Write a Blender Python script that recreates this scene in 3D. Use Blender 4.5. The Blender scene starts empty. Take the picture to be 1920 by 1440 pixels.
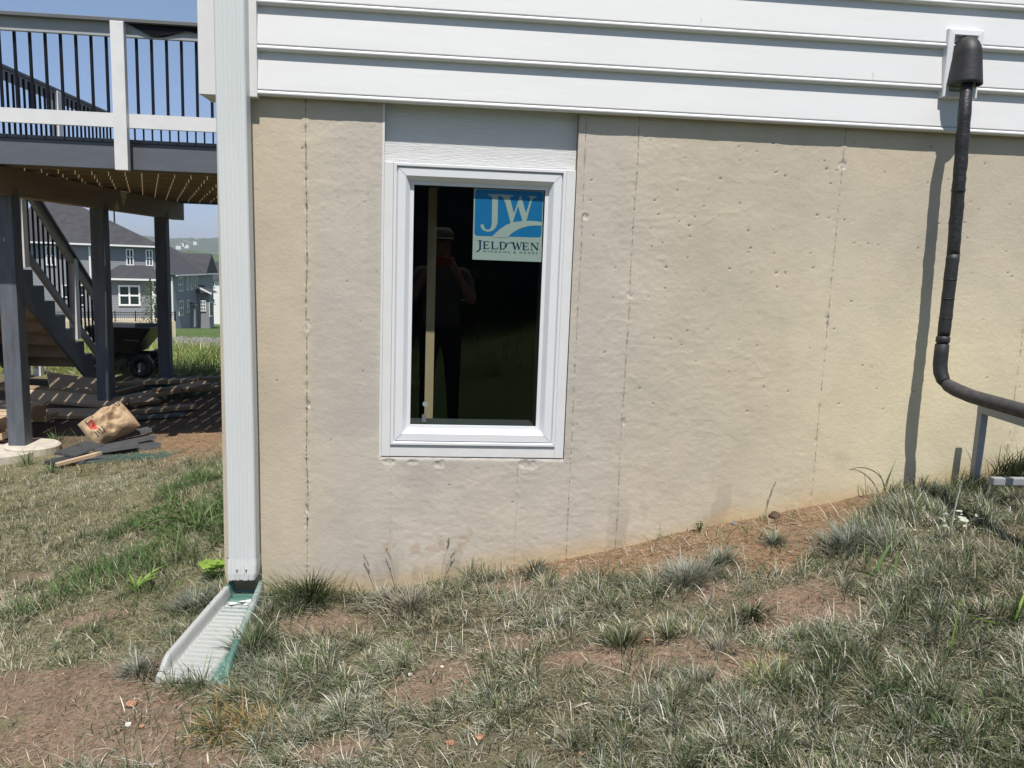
import bpy, bmesh, math, random
import numpy as np
from mathutils import Vector, Matrix

# ------------------------------------------------------------------ camera, world, sun, exposure
scene = bpy.context.scene
CF, CP, CR_, CY = 1504.89, 0.149208, 0.0356761, 0.0953962       # focal length (px of 1920), pitch, roll, yaw
def cam_axes():
    cy, sy = math.cos(CY), math.sin(CY)
    fwd = np.array([sy*math.cos(CP), cy*math.cos(CP), -math.sin(CP)])
    right = np.array([cy, -sy, 0.]); up = np.cross(right, fwd)
    c, s = math.cos(CR_), math.sin(CR_)
    return np.array([c*right + s*up, -s*right + c*up, fwd])
CM = cam_axes(); CC = np.array([0., -3.30163, 0.])
camd = bpy.data.cameras.new('camera'); cam = bpy.data.objects.new('camera', camd)
scene.collection.objects.link(cam); scene.camera = cam
camd.sensor_width = 36; camd.lens = CF/1920*36; camd.clip_start = 0.01; camd.clip_end = 6000
cam.matrix_world = Matrix(((CM[0][0], CM[1][0], -CM[2][0], CC[0]), (CM[0][1], CM[1][1], -CM[2][1], CC[1]),
                           (CM[0][2], CM[1][2], -CM[2][2], CC[2]), (0, 0, 0, 1)))
SUNV = Vector((-0.05, 1.0, -2.1)).normalized()                   # direction the light travels
sund = bpy.data.lights.new('sun', 'SUN'); sun = bpy.data.objects.new('sun', sund)
scene.collection.objects.link(sun); sund.energy = 4.6; sund.angle = math.radians(0.55); sund.color = (1.0, 0.955, 0.885)
sun.rotation_euler = SUNV.to_track_quat('-Z', 'Y').to_euler()
world = bpy.data.worlds.new('World'); scene.world = world; world.use_nodes = True
wn = world.node_tree; bg = wn.nodes['Background']
sky = wn.nodes.new('ShaderNodeTexSky'); sky.sky_type = 'NISHITA'; sky.sun_disc = False
sky.sun_elevation = math.asin(-SUNV.z); sky.sun_rotation = math.atan2(-SUNV.x, -SUNV.y)
sky.altitude = 100; sky.air_density = 1.0; sky.dust_density = 0.5; sky.ozone_density = 3.0
wtc = wn.nodes.new('ShaderNodeTexCoord'); wsx = wn.nodes.new('ShaderNodeSeparateXYZ'); wn.links.new(wtc.outputs['Generated'], wsx.inputs[0])
wrp = wn.nodes.new('ShaderNodeValToRGB'); wn.links.new(wsx.outputs[2], wrp.inputs[0]); wrp.color_ramp.elements[0].position = 0.0; wrp.color_ramp.elements[0].color = (.50, .58, .92, 1)
wrp.color_ramp.elements[1].position = .30; wrp.color_ramp.elements[1].color = (1.1, 1.0, .92, 1)                 # bluer summer haze low in the sky
wmx = wn.nodes.new('ShaderNodeMix'); wmx.data_type = 'RGBA'; wmx.blend_type = 'MULTIPLY'; wmx.inputs[0].default_value = 1
wn.links.new(sky.outputs[0], wmx.inputs[6]); wn.links.new(wrp.outputs[0], wmx.inputs[7]); wn.links.new(wmx.outputs[2], bg.inputs[0]); bg.inputs[1].default_value = 0.10
vs = scene.view_settings; vs.view_transform = 'Standard'; vs.look = 'None'; vs.exposure = 0.34; vs.gamma = 1.0; vs.use_curve_mapping = False
scene.cycles.max_bounces = 8; scene.cycles.diffuse_bounces = 4; scene.cycles.transparent_max_bounces = 16

RNG = np.random.default_rng(7); random.seed(7)
# ------------------------------------------------------------------ geometry helpers
def ray(u, v): return CM[0]*(u-960)/CF - CM[1]*(v-720)/CF + CM[2]
def aty(u, v, Y): d = ray(u, v); return CC + d*(Y-CC[1])/d[1]
def ss(t): t = np.clip(t, 0, 1); return t*t*(3-2*t)
WX = [-60, -8, -3.5, -1.5, -.87, -.25, .62, 1.2, 1.9, 2.6, 3.3, 6, 60]
WZ = [-3.2, -2.1, -1.72, -1.5, -1.40, -1.415, -1.25, -1.13, -.97, -.85, -.76, -.7, -.7]
ZY = [0, 4, 9, 14, 20, 27, 40, 60, 82, 95, 150, 400, 3000]; ZZ = [-1.7, -1.72, -1.75, -2.0, -2.5, -3.12, -4.9, -6.6, -7.8, -8.9, -12, -25, -60]
def H0(x, y):
    a = np.interp(x, WX, WZ) + np.where(np.asarray(y) < 0, .06*np.maximum(y, -8), -.03*np.asarray(y))
    return a + (np.interp(y, ZY, ZZ)-a)*ss((np.asarray(y)-2)/5)
def vnoise(x, y, seed=0):
    x = np.asarray(x, float); y = np.asarray(y, float)
    xi = np.floor(x).astype(np.int64); yi = np.floor(y).astype(np.int64); fx = x-xi; fy = y-yi
    def h(a, b):
        n = (a*374761393 + b*668265263 + seed*1442695041) & 0xffffffff
        n = ((n ^ (n >> 13))*1274126177) & 0xffffffff
        return ((n ^ (n >> 16)) & 0xffff)/65535.0
    fx = fx*fx*(3-2*fx); fy = fy*fy*(3-2*fy)
    return (h(xi, yi)*(1-fx)+h(xi+1, yi)*fx)*(1-fy) + (h(xi, yi+1)*(1-fx)+h(xi+1, yi+1)*fx)*fy
def fbm(x, y, o=4, seed=0, g=.5):
    r = 0; a = 1; s = 0
    for i in range(o):
        r = r + a*vnoise(x*2**i+17.3*i, y*2**i-9.1*i, seed+i); s += a; a *= g
    return r/s
def H(x, y):
    near = np.exp(-((np.asarray(x)**2+np.asarray(y)**2)/90))
    return H0(x, y) + near*((fbm(np.asarray(x)*1.6, np.asarray(y)*1.6, 3, 5)-.5)*.05 + (fbm(np.asarray(x)*7, np.asarray(y)*7, 2, 9)-.5)*.016)
H_ = H
def H(x, y):
    h = H_(x, y); x = np.asarray(x, float); y = np.asarray(y, float); t = np.clip((-y-.05)/.65, 0, 1); lo, hi = -.845-.11*t, -.68+.01*t
    m_ = ss((x-lo+.03)/.03)*ss((hi+.03-x)/.03)*ss((-y+.02)/.03)*ss((y+.71)/.03)
    return h*(1-m_)+np.minimum(h, -1.402-.053*t)*m_
def gp(u, v):
    d = ray(u, v); t = .5
    while t < 400:
        P = CC + d*t
        if P[2] < H0(P[0], P[1]): break
        t *= 1.003
    return np.array([P[0], P[1], float(H(P[0], P[1]))])

C = scene.collection
class MB:
    def __init__(s): s.v = []; s.f = []; s.m = []; s.mi = 0
    def add(s, vs, fs, mi=None):
        b = len(s.v); s.v += [tuple(map(float, p)) for p in vs]
        s.f += [tuple(b+i for i in f) for f in fs]; s.m += [s.mi if mi is None else mi]*len(fs)
    def box(s, x0, x1, y0, y1, z0, z1, M=None, mi=None):
        P = [(x, y, z) for z in (z0, z1) for x, y in ((x0, y0), (x1, y0), (x1, y1), (x0, y1))]
        if M is not None: P = [M @ Vector(p) for p in P]
        s.add(P, [(3, 2, 1, 0), (4, 5, 6, 7), (0, 1, 5, 4), (1, 2, 6, 5), (2, 3, 7, 6), (3, 0, 4, 7)], mi)
    def prism(s, poly, fn, d0, d1, mi=None):                      # poly of (a,b); fn(a,b,d) -> point
        n = len(poly)
        s.add([fn(a, b, d0) for a, b in poly]+[fn(a, b, d1) for a, b in poly],
              [tuple(range(n))[::-1], tuple(range(n, 2*n))]+[(i, (i+1) % n, n+(i+1) % n, n+i) for i in range(n)], mi)
    def tube(s, pts, r, n=10, mi=None, cap=True, flat=None):
        pts = [Vector(p) for p in pts]; rs = r if hasattr(r, '__len__') else [r]*len(pts); R = []; pv = None
        for i, p in enumerate(pts):
            t = (pts[min(i+1, len(pts)-1)]-pts[max(i-1, 0)]).normalized()
            if pv is None:
                a = Vector((0, 0, 1)) if abs(t.z) < .9 else Vector((1, 0, 0)); pv = t.cross(a).normalized()
            pv = (pv - t*pv.dot(t)).normalized(); q = t.cross(pv)
            for k in range(n):
                an = 2*math.pi*k/n; R.append(p+(pv*math.cos(an)+q*math.sin(an))*rs[i])
        F = [(i*n+k, i*n+(k+1) % n, (i+1)*n+(k+1) % n, (i+1)*n+k) for i in range(len(pts)-1) for k in range(n)]
        if cap: F += [tuple(range(n))[::-1], tuple(range((len(pts)-1)*n, len(pts)*n))]
        s.add(R, F, mi)
    def lathe(s, prof, M=None, n=20, mi=None):
        P = []
        for r, z in prof:
            for k in range(n):
                a = 2*math.pi*k/n; p = Vector((r*math.cos(a), r*math.sin(a), z)); P.append(M @ p if M else p)
        F = [(i*n+k, i*n+(k+1) % n, (i+1)*n+(k+1) % n, (i+1)*n+k) for i in range(len(prof)-1) for k in range(n)]
        s.add(P, F, mi)
    def build(s, name, mat, parent=None, smooth=False, bevel=0, wn=False):
        me = bpy.data.meshes.new(name); me.from_pydata(s.v, [], s.f)
        mats = mat if isinstance(mat, (list, tuple)) else [mat]
        for m in mats: me.materials.append(m)
        if len(mats) > 1: me.polygons.foreach_set('material_index', s.m)
        if smooth: me.polygons.foreach_set('use_smooth', [True]*len(s.f))
        me.update(); o = bpy.data.objects.new(name, me); C.objects.link(o); o.parent = parent
        if parent is not None: o.matrix_parent_inverse = Matrix.Translation(parent.location).inverted() if parent.parent is None and parent.type == 'EMPTY' else Matrix()
        if bevel:
            b = o.modifiers.new('bevel', 'BEVEL'); b.width = bevel; b.segments = 2; b.limit_method = 'ANGLE'; b.harden_normals = False
        return o
def tag(o, label=None, cat=None, group=None, kind=None):
    if label: o['label'] = label
    if cat: o['category'] = cat
    if group: o['group'] = group
    if kind: o['kind'] = kind
    return o
def thing(name, label, cat, loc=(0, 0, 0), group=None):
    o = bpy.data.objects.new(name, None); C.objects.link(o); o.location = loc; o.empty_display_size = .1
    return tag(o, label, cat, group)
def rawmesh(name, V, faces_flat, loop_start, loop_total, mat, col=None, smooth=False, parent=None):
    me = bpy.data.meshes.new(name); me.vertices.add(len(V)); me.vertices.foreach_set('co', V.astype(np.float32).ravel())
    me.loops.add(len(faces_flat)); me.loops.foreach_set('vertex_index', faces_flat.astype(np.int32))
    me.polygons.add(len(loop_start)); me.polygons.foreach_set('loop_start', loop_start.astype(np.int32))
    me.polygons.foreach_set('loop_total', loop_total.astype(np.int32))
    if smooth: me.polygons.foreach_set('use_smooth', np.ones(len(loop_start), bool))
    if col is not None:
        at = me.color_attributes.new('col', 'FLOAT_COLOR', 'POINT')
        at.data.foreach_set('color', np.concatenate([col, np.ones((len(col), 1))], 1).astype(np.float32).ravel())
    me.materials.append(mat); me.update(calc_edges=True); me.validate()
    o = bpy.data.objects.new(name, me); C.objects.link(o); o.parent = parent
    return o
def gridmesh(name, xs, ys, fn, mat, col=None, keep=None, smooth=True, parent=None):
    X, Y = np.meshgrid(xs, ys); V = fn(X, Y).reshape(-1, 3); nx, ny = len(xs), len(ys)
    i, j = np.meshgrid(np.arange(nx-1), np.arange(ny-1)); a = (j*nx+i)
    if keep is not None: a = a[keep((X[:-1, :-1]+X[1:, 1:])/2, (Y[:-1, :-1]+Y[1:, 1:])/2)]
    a = a.ravel(); F = np.stack([a, a+1, a+1+nx, a+nx], 1)
    cc = col(X, Y).reshape(-1, 3) if col is not None else None
    return rawmesh(name, V, F.ravel(), np.arange(len(F))*4, np.full(len(F), 4), mat, cc, smooth, parent)

# ------------------------------------------------------------------ materials
def nodes(name):
    m = bpy.data.materials.new(name); m.use_nodes = True; t = m.node_tree
    return m, t, t.nodes['Principled BSDF']
def N(t, typ, **k):
    n = t.nodes.new(typ)
    for a, b in k.items():
        if a in n.inputs: n.inputs[a].default_value = b
        else: setattr(n, a, b)
    return n
def mat(name, col, rough=.6, var=.12, scale=8, bump=0, bscale=60, metal=0, stretch=None, col2=None, attr=False, spec=.5, detail=4, bdist=.01):
    m, t, p = nodes(name); L = t.links.new
    p.inputs['Roughness'].default_value = rough; p.inputs['Metallic'].default_value = metal; p.inputs['Specular IOR Level'].default_value = spec
    tc = N(t, 'ShaderNodeTexCoord'); mp = N(t, 'ShaderNodeMapping'); L(tc.outputs['Object'], mp.inputs[0])
    if stretch: mp.inputs['Scale'].default_value = stretch
    nz = N(t, 'ShaderNodeTexNoise', Scale=scale, Detail=detail, Roughness=.6); L(mp.outputs[0], nz.inputs['Vector'])
    cr = N(t, 'ShaderNodeMapRange'); L(nz.outputs[0], cr.inputs[0]); cr.inputs[1].default_value = .3; cr.inputs[2].default_value = .7
    mx = N(t, 'ShaderNodeMix', data_type='RGBA'); L(cr.outputs[0], mx.inputs[0])
    if attr:
        at = N(t, 'ShaderNodeAttribute', attribute_name='col')
        for sock, k in ((6, 1-var), (7, 1+var)):
            q = N(t, 'ShaderNodeMix', data_type='RGBA', blend_type='MULTIPLY'); q.inputs[0].default_value = 1; q.inputs[7].default_value = (k, k, k, 1)
            L(at.outputs['Color'], q.inputs[6]); L(q.outputs[2], mx.inputs[sock])
    else:
        c2 = col2 or tuple(min(1, c*(1+var)) for c in col); c1 = col if col2 else tuple(c*(1-var) for c in col)
        mx.inputs[6].default_value = (*c1, 1); mx.inputs[7].default_value = (*c2, 1)
    L(mx.outputs[2], p.inputs['Base Color'])
    if bump:
        n2 = N(t, 'ShaderNodeTexNoise', Scale=bscale, Detail=5, Roughness=.65); L(mp.outputs[0], n2.inputs['Vector'])
        b = N(t, 'ShaderNodeBump', Strength=bump, Distance=bdist); L(n2.outputs[0], b.inputs['Height']); L(b.outputs[0], p.inputs['Normal'])
    return m
M = {}
M['vinyl'] = mat('white_vinyl', (.67, .67, .675), .5, .025, 2.2, .15, 2.2, stretch=(.6, 1, 2.5), bdist=.012)
M['trimwhite'] = mat('white_trim_paint', (.68, .68, .68), .5, .03, 12, .12, 120, bdist=.002)
M['trimtex'] = mat('embossed_white_board', (.66, .66, .655), .55, .03, 10, .8, 24, stretch=(.9, 1, 16), bdist=.004)
M['alum'] = mat('white_painted_aluminium', (.64, .66, .66), .42, .03, 6, .12, 30, stretch=(1, 1, .3), bdist=.002)
M['frame'] = mat('white_window_vinyl', (.70, .71, .73), .4, .02, 9, .03, 200, bdist=.001)
M['black'] = mat('black_rubber', (.022, .022, .024), .55, .25, 25, .3, 60, bdist=.004)
M['tape'] = mat('black_foil_tape', (.018, .018, .02), .42, .4, 30, .45, 55, stretch=(1, 1, 1.6), bdist=.008)
M['foam'] = mat('black_foam_insulation', (.05, .047, .05), .75, .3, 35, .5, 90, bdist=.004)
M['greysteel'] = mat('grey_painted_steel', (.27, .28, .30), .5, .06, 10, .05, 60)
M['slate'] = mat('slate_painted_board', (.105, .115, .14), .6, .10, 5, .1, 30, stretch=(1, 1, 3))
M['slatepost'] = mat('slate_stained_post', (.105, .115, .14), .65, .25, 6, .25, 40, stretch=(4, 4, .5))
M['deckwhite'] = mat('white_deck_paint', (.72, .72, .73), .5, .05, 6)
M['railgrey'] = mat('grey_rail_board', (.36, .38, .40), .6, .08, 6)
M['railcap'] = mat('dark_grey_rail_cap', (.13, .135, .14), .55, .08, 6)
M['baluster'] = mat('black_powder_coat', (.004, .005, .010), .6, .1, 6, spec=.25)
M['lumber'] = mat('treated_lumber', (.24, .165, .095), .7, .3, 7, .3, 40, stretch=(1, .15, 3), col2=(.33, .24, .14))
M['lumber2'] = mat('pale_lumber', (.42, .31, .20), .7, .3, 7, .3, 40, stretch=(.3, 1, 3), col2=(.55, .42, .29))
M['stud'] = mat('pine_stud', (.50, .36, .22), .7, .1, 5, .1, 40, stretch=(6, 6, .4), col2=(.62, .47, .30))
M['conc'] = mat('footing_concrete', (.48, .44, .37), .85, .15, 9, .4, 40)
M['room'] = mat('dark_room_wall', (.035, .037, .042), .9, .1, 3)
M['roof'] = mat('charcoal_shingles', (.040, .040, .046), .85, .3, 2.2, 0)
M['hwhite'] = mat('white_house_trim', (.8, .8, .8), .5, .02)
M['tan'] = mat('tan_foundation', (.55, .47, .34), .85, .08, 1.5)
M['pane'] = mat('dark_house_pane', (.02, .03, .035), .12, .1)
M['bag'] = mat('brown_kraft_paper', (.42, .30, .185), .75, .12, 9, .5, 14, bdist=.03)
M['corr'] = mat('grey_corrugated_plastic', (.085, .09, .095), .5, .15, 12, .2, 50)
M['cart'] = mat('black_poly_tub', (.012, .014, .018), .4, .15, 6)
M['red'] = mat('red_ink', (.45, .05, .04), .6, .1)
M['ink'] = mat('black_ink', (.02, .02, .02), .6, .1)
M['brick'] = mat('broken_orange_brick', (.36, .18, .11), .9, .45, 60, .4, 120)
M['stone'] = mat('pale_stone', (.60, .57, .52), .8, .15, 60, .4, 120)
M['clod'] = mat('dark_soil_clod', (.09, .055, .04), .95, .3, 60, .8, 90)
M['rubble'] = mat('grey_rubble', (.17, .165, .155), .9, .3, 3, .3, 8)
M['leafpale'] = mat('overspray_pale_leaf', (.38, .40, .33), .6, .15, 30)
M['netting'] = mat('green_erosion_netting', (.07, .16, .13), .8, .2, 30)
M['shirt'] = mat('grey_cotton', (.16, .16, .17), .9, .1); M['skin'] = mat('skin', (.50, .31, .23), .55, .05)
M['trousers'] = mat('dark_denim', (.04, .045, .06), .9, .1); M['cap'] = mat('khaki_cap', (.33, .29, .22), .9, .08)
M['redphone'] = mat('red_phone_case', (.5, .03, .03), .4, .05)
def siding_mat(name, col, pitch, sh=.55):
    m, t, p = nodes(name); L = t.links.new; p.inputs['Roughness'].default_value = .6
    tc = N(t, 'ShaderNodeTexCoord'); sx = N(t, 'ShaderNodeSeparateXYZ'); L(tc.outputs['Object'], sx.inputs[0])
    mu = N(t, 'ShaderNodeMath', operation='MULTIPLY'); L(sx.outputs[2], mu.inputs[0]); mu.inputs[1].default_value = 1/pitch
    fr = N(t, 'ShaderNodeMath', operation='FRACT'); L(mu.outputs[0], fr.inputs[0])
    b = N(t, 'ShaderNodeBump', Strength=1, Distance=.03); iv = N(t, 'ShaderNodeMath', operation='SUBTRACT'); iv.inputs[0].default_value = 1; L(fr.outputs[0], iv.inputs[1])
    L(iv.outputs[0], b.inputs['Height']); L(b.outputs[0], p.inputs['Normal'])
    nz = N(t, 'ShaderNodeTexNoise', Scale=.6, Detail=3); L(tc.outputs['Object'], nz.inputs['Vector'])
    mx = N(t, 'ShaderNodeMix', data_type='RGBA'); L(nz.outputs[0], mx.inputs[0])
    mx.inputs[6].default_value = (*[c*.93 for c in col], 1); mx.inputs[7].default_value = (*[c*1.07 for c in col], 1); L(mx.outputs[2], p.inputs['Base Color'])
    return m
M['sidegrey'] = siding_mat('grey_blue_lap_siding', (.20, .215, .235), .2)
M['sidegrey2'] = siding_mat('pale_grey_lap_siding', (.21, .22, .24), .2)
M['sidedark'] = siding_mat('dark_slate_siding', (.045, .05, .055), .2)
M['sidewhite'] = siding_mat('white_lap_siding', (.72, .72, .72), .2)

def concrete_mat():
    m = mat('painted_concrete_wall', (1, 1, 1), .85, .05, 7, .38, 95, attr=True, bdist=.0035, spec=.25, detail=8)
    return m
M['wall'] = concrete_mat()
def ground_mat():
    m, t, p = nodes('soil_and_lawn'); L = t.links.new; p.inputs['Roughness'].default_value = .95; p.inputs['Specular IOR Level'].default_value = .15
    at = N(t, 'ShaderNodeAttribute', attribute_name='col'); tc = N(t, 'ShaderNodeTexCoord')
    n1 = N(t, 'ShaderNodeTexNoise', Scale=55, Detail=8, Roughness=.75); L(tc.outputs['Object'], n1.inputs['Vector'])
    mr = N(t, 'ShaderNodeMapRange'); L(n1.outputs[0], mr.inputs[0]); mr.inputs[1].default_value = .3; mr.inputs[2].default_value = .72; mr.inputs[3].default_value = .45; mr.inputs[4].default_value = 1.5
    mx = N(t, 'ShaderNodeVectorMath', operation='SCALE'); L(at.outputs['Color'], mx.inputs[0]); L(mr.outputs[0], mx.inputs['Scale']); L(mx.outputs[0], p.inputs['Base Color'])
    n2 = N(t, 'ShaderNodeTexNoise', Scale=28, Detail=9, Roughness=.75); L(tc.outputs['Object'], n2.inputs['Vector'])
    b = N(t, 'ShaderNodeBump', Strength=.8, Distance=.03); L(n2.outputs[0], b.inputs['Height']); L(b.outputs[0], p.inputs['Normal'])
    return m
M['ground'] = ground_mat()
def leaf_mat(name, attr=True, col=(.1, .15, .05), trans=.3, rough=.55):
    m, t, p = nodes(name); L = t.links.new; out = t.nodes['Material Output']
    p.inputs['Roughness'].default_value = rough; p.inputs['Specular IOR Level'].default_value = .35
    tr = N(t, 'ShaderNodeBsdfTranslucent'); ms = N(t, 'ShaderNodeMixShader'); ms.inputs[0].default_value = trans
    if attr:
        at = N(t, 'ShaderNodeAttribute', attribute_name='col'); L(at.outputs['Color'], p.inputs['Base Color']); L(at.outputs['Color'], tr.inputs[0])
    else:
        tc = N(t, 'ShaderNodeTexCoord'); nz = N(t, 'ShaderNodeTexNoise', Scale=18, Detail=2); L(tc.outputs['Object'], nz.inputs['Vector'])
        mx = N(t, 'ShaderNodeMix', data_type='RGBA'); L(nz.outputs[0], mx.inputs[0]); mx.inputs[6].default_value = (*[c*.6 for c in col], 1); mx.inputs[7].default_value = (*[c*1.4 for c in col], 1)
        L(mx.outputs[2], p.inputs['Base Color']); L(mx.outputs[2], tr.inputs[0])
    L(p.outputs[0], ms.inputs[1]); L(tr.outputs[0], ms.inputs[2]); L(ms.outputs[0], out.inputs[0])
    return m
M['blade'] = leaf_mat('grass_blade'); M['weed'] = leaf_mat('weed_leaf', False, (.10, .17, .05)); M['lime'] = leaf_mat('lime_leaf', False, (.28, .42, .08), .4)
M['treeleaf'] = leaf_mat('young_tree_leaf', False, (.10, .15, .06)); M['bark'] = mat('young_bark', (.2, .16, .12), .9)
def glass_mat():
    m, t, p = nodes('tinted_window_glass'); L = t.links.new; out = t.nodes['Material Output']; t.nodes.remove(p)
    tr = N(t, 'ShaderNodeBsdfTransparent'); tr.inputs[0].default_value = (.74, .80, .78, 1)
    gl = N(t, 'ShaderNodeBsdfGlossy'); gl.inputs['Roughness'].default_value = .004; gl.inputs[0].default_value = (.9, .95, 1, 1)
    lw = N(t, 'ShaderNodeLayerWeight', Blend=.5); pw = N(t, 'ShaderNodeMath', operation='POWER'); L(lw.outputs['Facing'], pw.inputs[0]); pw.inputs[1].default_value = 5
    fr = N(t, 'ShaderNodeMapRange'); L(pw.outputs[0], fr.inputs[0]); fr.inputs[3].default_value = .042; fr.inputs[4].default_value = 1.; ms = N(t, 'ShaderNodeMixShader')
    L(fr.outputs[0], ms.inputs[0]); L(tr.outputs[0], ms.inputs[1]); L(gl.outputs[0], ms.inputs[2]); L(ms.outputs[0], out.inputs[0])
    return m
M['glass'] = glass_mat()
def flat(name, col, rough=.4): return mat(name, col, rough, .03, 40)
M['stblue'] = flat('sticker_blue', (.012, .20, .48)); M['stpale'] = flat('sticker_pale', (.47, .53, .50)); M['stnavy'] = flat('sticker_navy', (.01, .035, .09))

# ------------------------------------------------------------------ ground
def ax(lo, hi, step, far, k=1.16):
    a = list(np.arange(lo, hi+1e-6, step)); s = step
    while a[-1] < far: s *= k; a.append(a[-1]+s)
    s = step
    while a[0] > -far: s *= k; a.insert(0, a[0]-s)
    return np.array(a)
gx = ax(-5, 4, .03, 2500); gy = ax(-3.6, 9, .03, 2500)
DIRT = [  # bare soil patches (x, y, rx, ry)
 (-.44, -.30, .20, .11), (.026, -.77, .15, .12), (1.26, -.74, .26, .14), (.76, -.84, .24, .12), (.98, -.97, .16, .10), (.55, -.78, .2, .06), (-1.0, -.90, .34, .22), (-1.3, -.62, .36, .16),
 (-1.9, .55, .10, .09), (-1.55, .45, .09, .07), (-1.35, -.1, .14, .06), (-.3, -1.03, .12, .07), (.33, -.17, .12, .06), (-.62, -1.08, .14, .06), (1.05, -.52, .10, .05), (-1.9, -.3, .25, .12), (.3, -.60, .2, .05), (1.9, -.42, .12, .05)]
def dirtmask(x, y):
    r = np.zeros(np.broadcast(x, y).shape); w = (fbm(x*9, y*9, 3, 31)-.5)*1.1
    for a, b, rx, ry in DIRT:
        d = np.sqrt(((x-a)/rx)**2+((y-b)/ry)**2)+w; r = np.maximum(r, ss((1.25-d)/.5))
    return r
def wallband(x, y):   # reddish straw mulch beside the wall on the right
    d = -y; top = np.interp(x, [.2, .45, .9, 1.35, 1.65, 1.95, 2.2], [0, .12, .30, .46, .26, .15, 0]); w = (fbm(x*8, y*8, 3, 77)-.5)*.16
    return np.where((y < .03) & (x > .2) & (x < 2.2), ss((top+.06-d+w)/.07), 0.)
def gcol(X, Y):
    n = fbm(X*2.1, Y*2.1, 4, 3)[..., None]; n2 = fbm(X*11, Y*11, 3, 4)[..., None]
    soil = np.array([.255, .180, .130])*(.75+.5*n2); under = np.array([.17, .145, .095])*(.7+.6*n)
    lawn = np.array([.20, .18, .105])*(.7+.6*n)
    left = ss((-.85-X)/.3)[..., None]; near = (ss((12-Y)/6)*ss((Y+4.6)/1.5))[..., None]
    c = under*(1-left)+lawn*left
    c = c*(1-dirtmask(X, Y)[..., None])+soil*dirtmask(X, Y)[..., None]
    wb = wallband(X, Y)[..., None]; c = c*(1-wb)+np.array([.27, .18, .11])*(.8+.4*n2)*wb
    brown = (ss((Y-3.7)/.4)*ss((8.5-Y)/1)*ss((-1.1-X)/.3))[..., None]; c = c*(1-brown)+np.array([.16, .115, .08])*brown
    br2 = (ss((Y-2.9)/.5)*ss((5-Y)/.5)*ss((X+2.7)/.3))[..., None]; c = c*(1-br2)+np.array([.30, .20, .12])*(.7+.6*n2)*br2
    far = np.array([.085, .13, .04])*(.75+.5*fbm(X*.3, Y*.3, 4, 8)[..., None]); c = c*near+far*(1-near)
    gr = (ss((Y-14)/2)*ss((32-Y)/3))[..., None]; c = c*(1-gr*.85)+np.array([.27, .25, .23])*(.6+.8*fbm(X*2, Y*2, 3, 6)[..., None])*gr*.85
    return c
def gfn(X, Y):
    Z = H(X, Y); ins = (X > -.83) & (Y > .04) & (Y < 9.5) & (X < 9.8); Z = np.where(ins, -3.2, Z); return np.stack([X, Y, Z], -1)
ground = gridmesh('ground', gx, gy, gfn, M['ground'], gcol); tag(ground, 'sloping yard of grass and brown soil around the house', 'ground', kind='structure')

# ------------------------------------------------------------------ our house
house = thing('house', 'nearest house, beige concrete foundation under white beaded siding', 'house', (-.865, 0, -1.4))
SEAM = [(-.525, -9, 1.5), (-.18, -.86, .25), (.352, -.86, .5), (.579, .0, .8), (.793, 9, .8), (1.662, 9, .8), (2.56, 9, .8), (3.4, 9, .8)]
WINX0, WINX1, WINZ0, WINZ1 = -.2245, .549, -.818, .62
def wallcoords():
    xs = list(np.arange(-.865, 3.7, .005)); 
    for s, _, _ in SEAM: xs += list(s+np.arange(-.012, .0121, .002))
    xs += [WINX0, WINX1]; xs = np.unique(np.round(xs, 4))
    k = [xs[0]]
    for a in xs[1:]:
        if a-k[-1] > .0012 or a in (WINX0, WINX1): k.append(a)
    zs = list(np.arange(-1.8, .6601, .005))+[WINZ0, WINZ1]; zs = np.unique(np.round(zs, 4)); k2 = [zs[0]]
    for a in zs[1:]:
        if a-k2[-1] > .0012 or a in (WINZ0, WINZ1): k2.append(a)
    return np.array(k), np.array(k2)
wxs, wzs = wallcoords()
PITS = [(RNG.uniform(.6, 2.6), RNG.uniform(-.6, .55), RNG.uniform(.0018, .004)) for _ in range(110)]+[(RNG.uniform(.85, 1.6), RNG.uniform(-.1, .5), RNG.uniform(.0025, .0055)) for _ in range(26)]+[(RNG.uniform(-.85, .6), RNG.uniform(-1.3, .5), RNG.uniform(.0015, .003)) for _ in range(60)]
CHIPS = [(-.19, -.840, .024, .009), (-.09, -.839, .024, .008), (.02, -.848, .022, .016), (.40, -.843, .042, .017), (1.665, .455, .014, .022), (.80, -.115, .012, .013), (.592, .2, .010, .012), (-.52, -.60, .007, .012), (.80, -.65, .008, .018), (1.66, -.2, .008, .03), (1.66, -.72, .006, .012), (-.525, .19, .007, .018), (-.522, -.28, .010, .028), (-.527, -1.08, .009, .05)]
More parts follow.
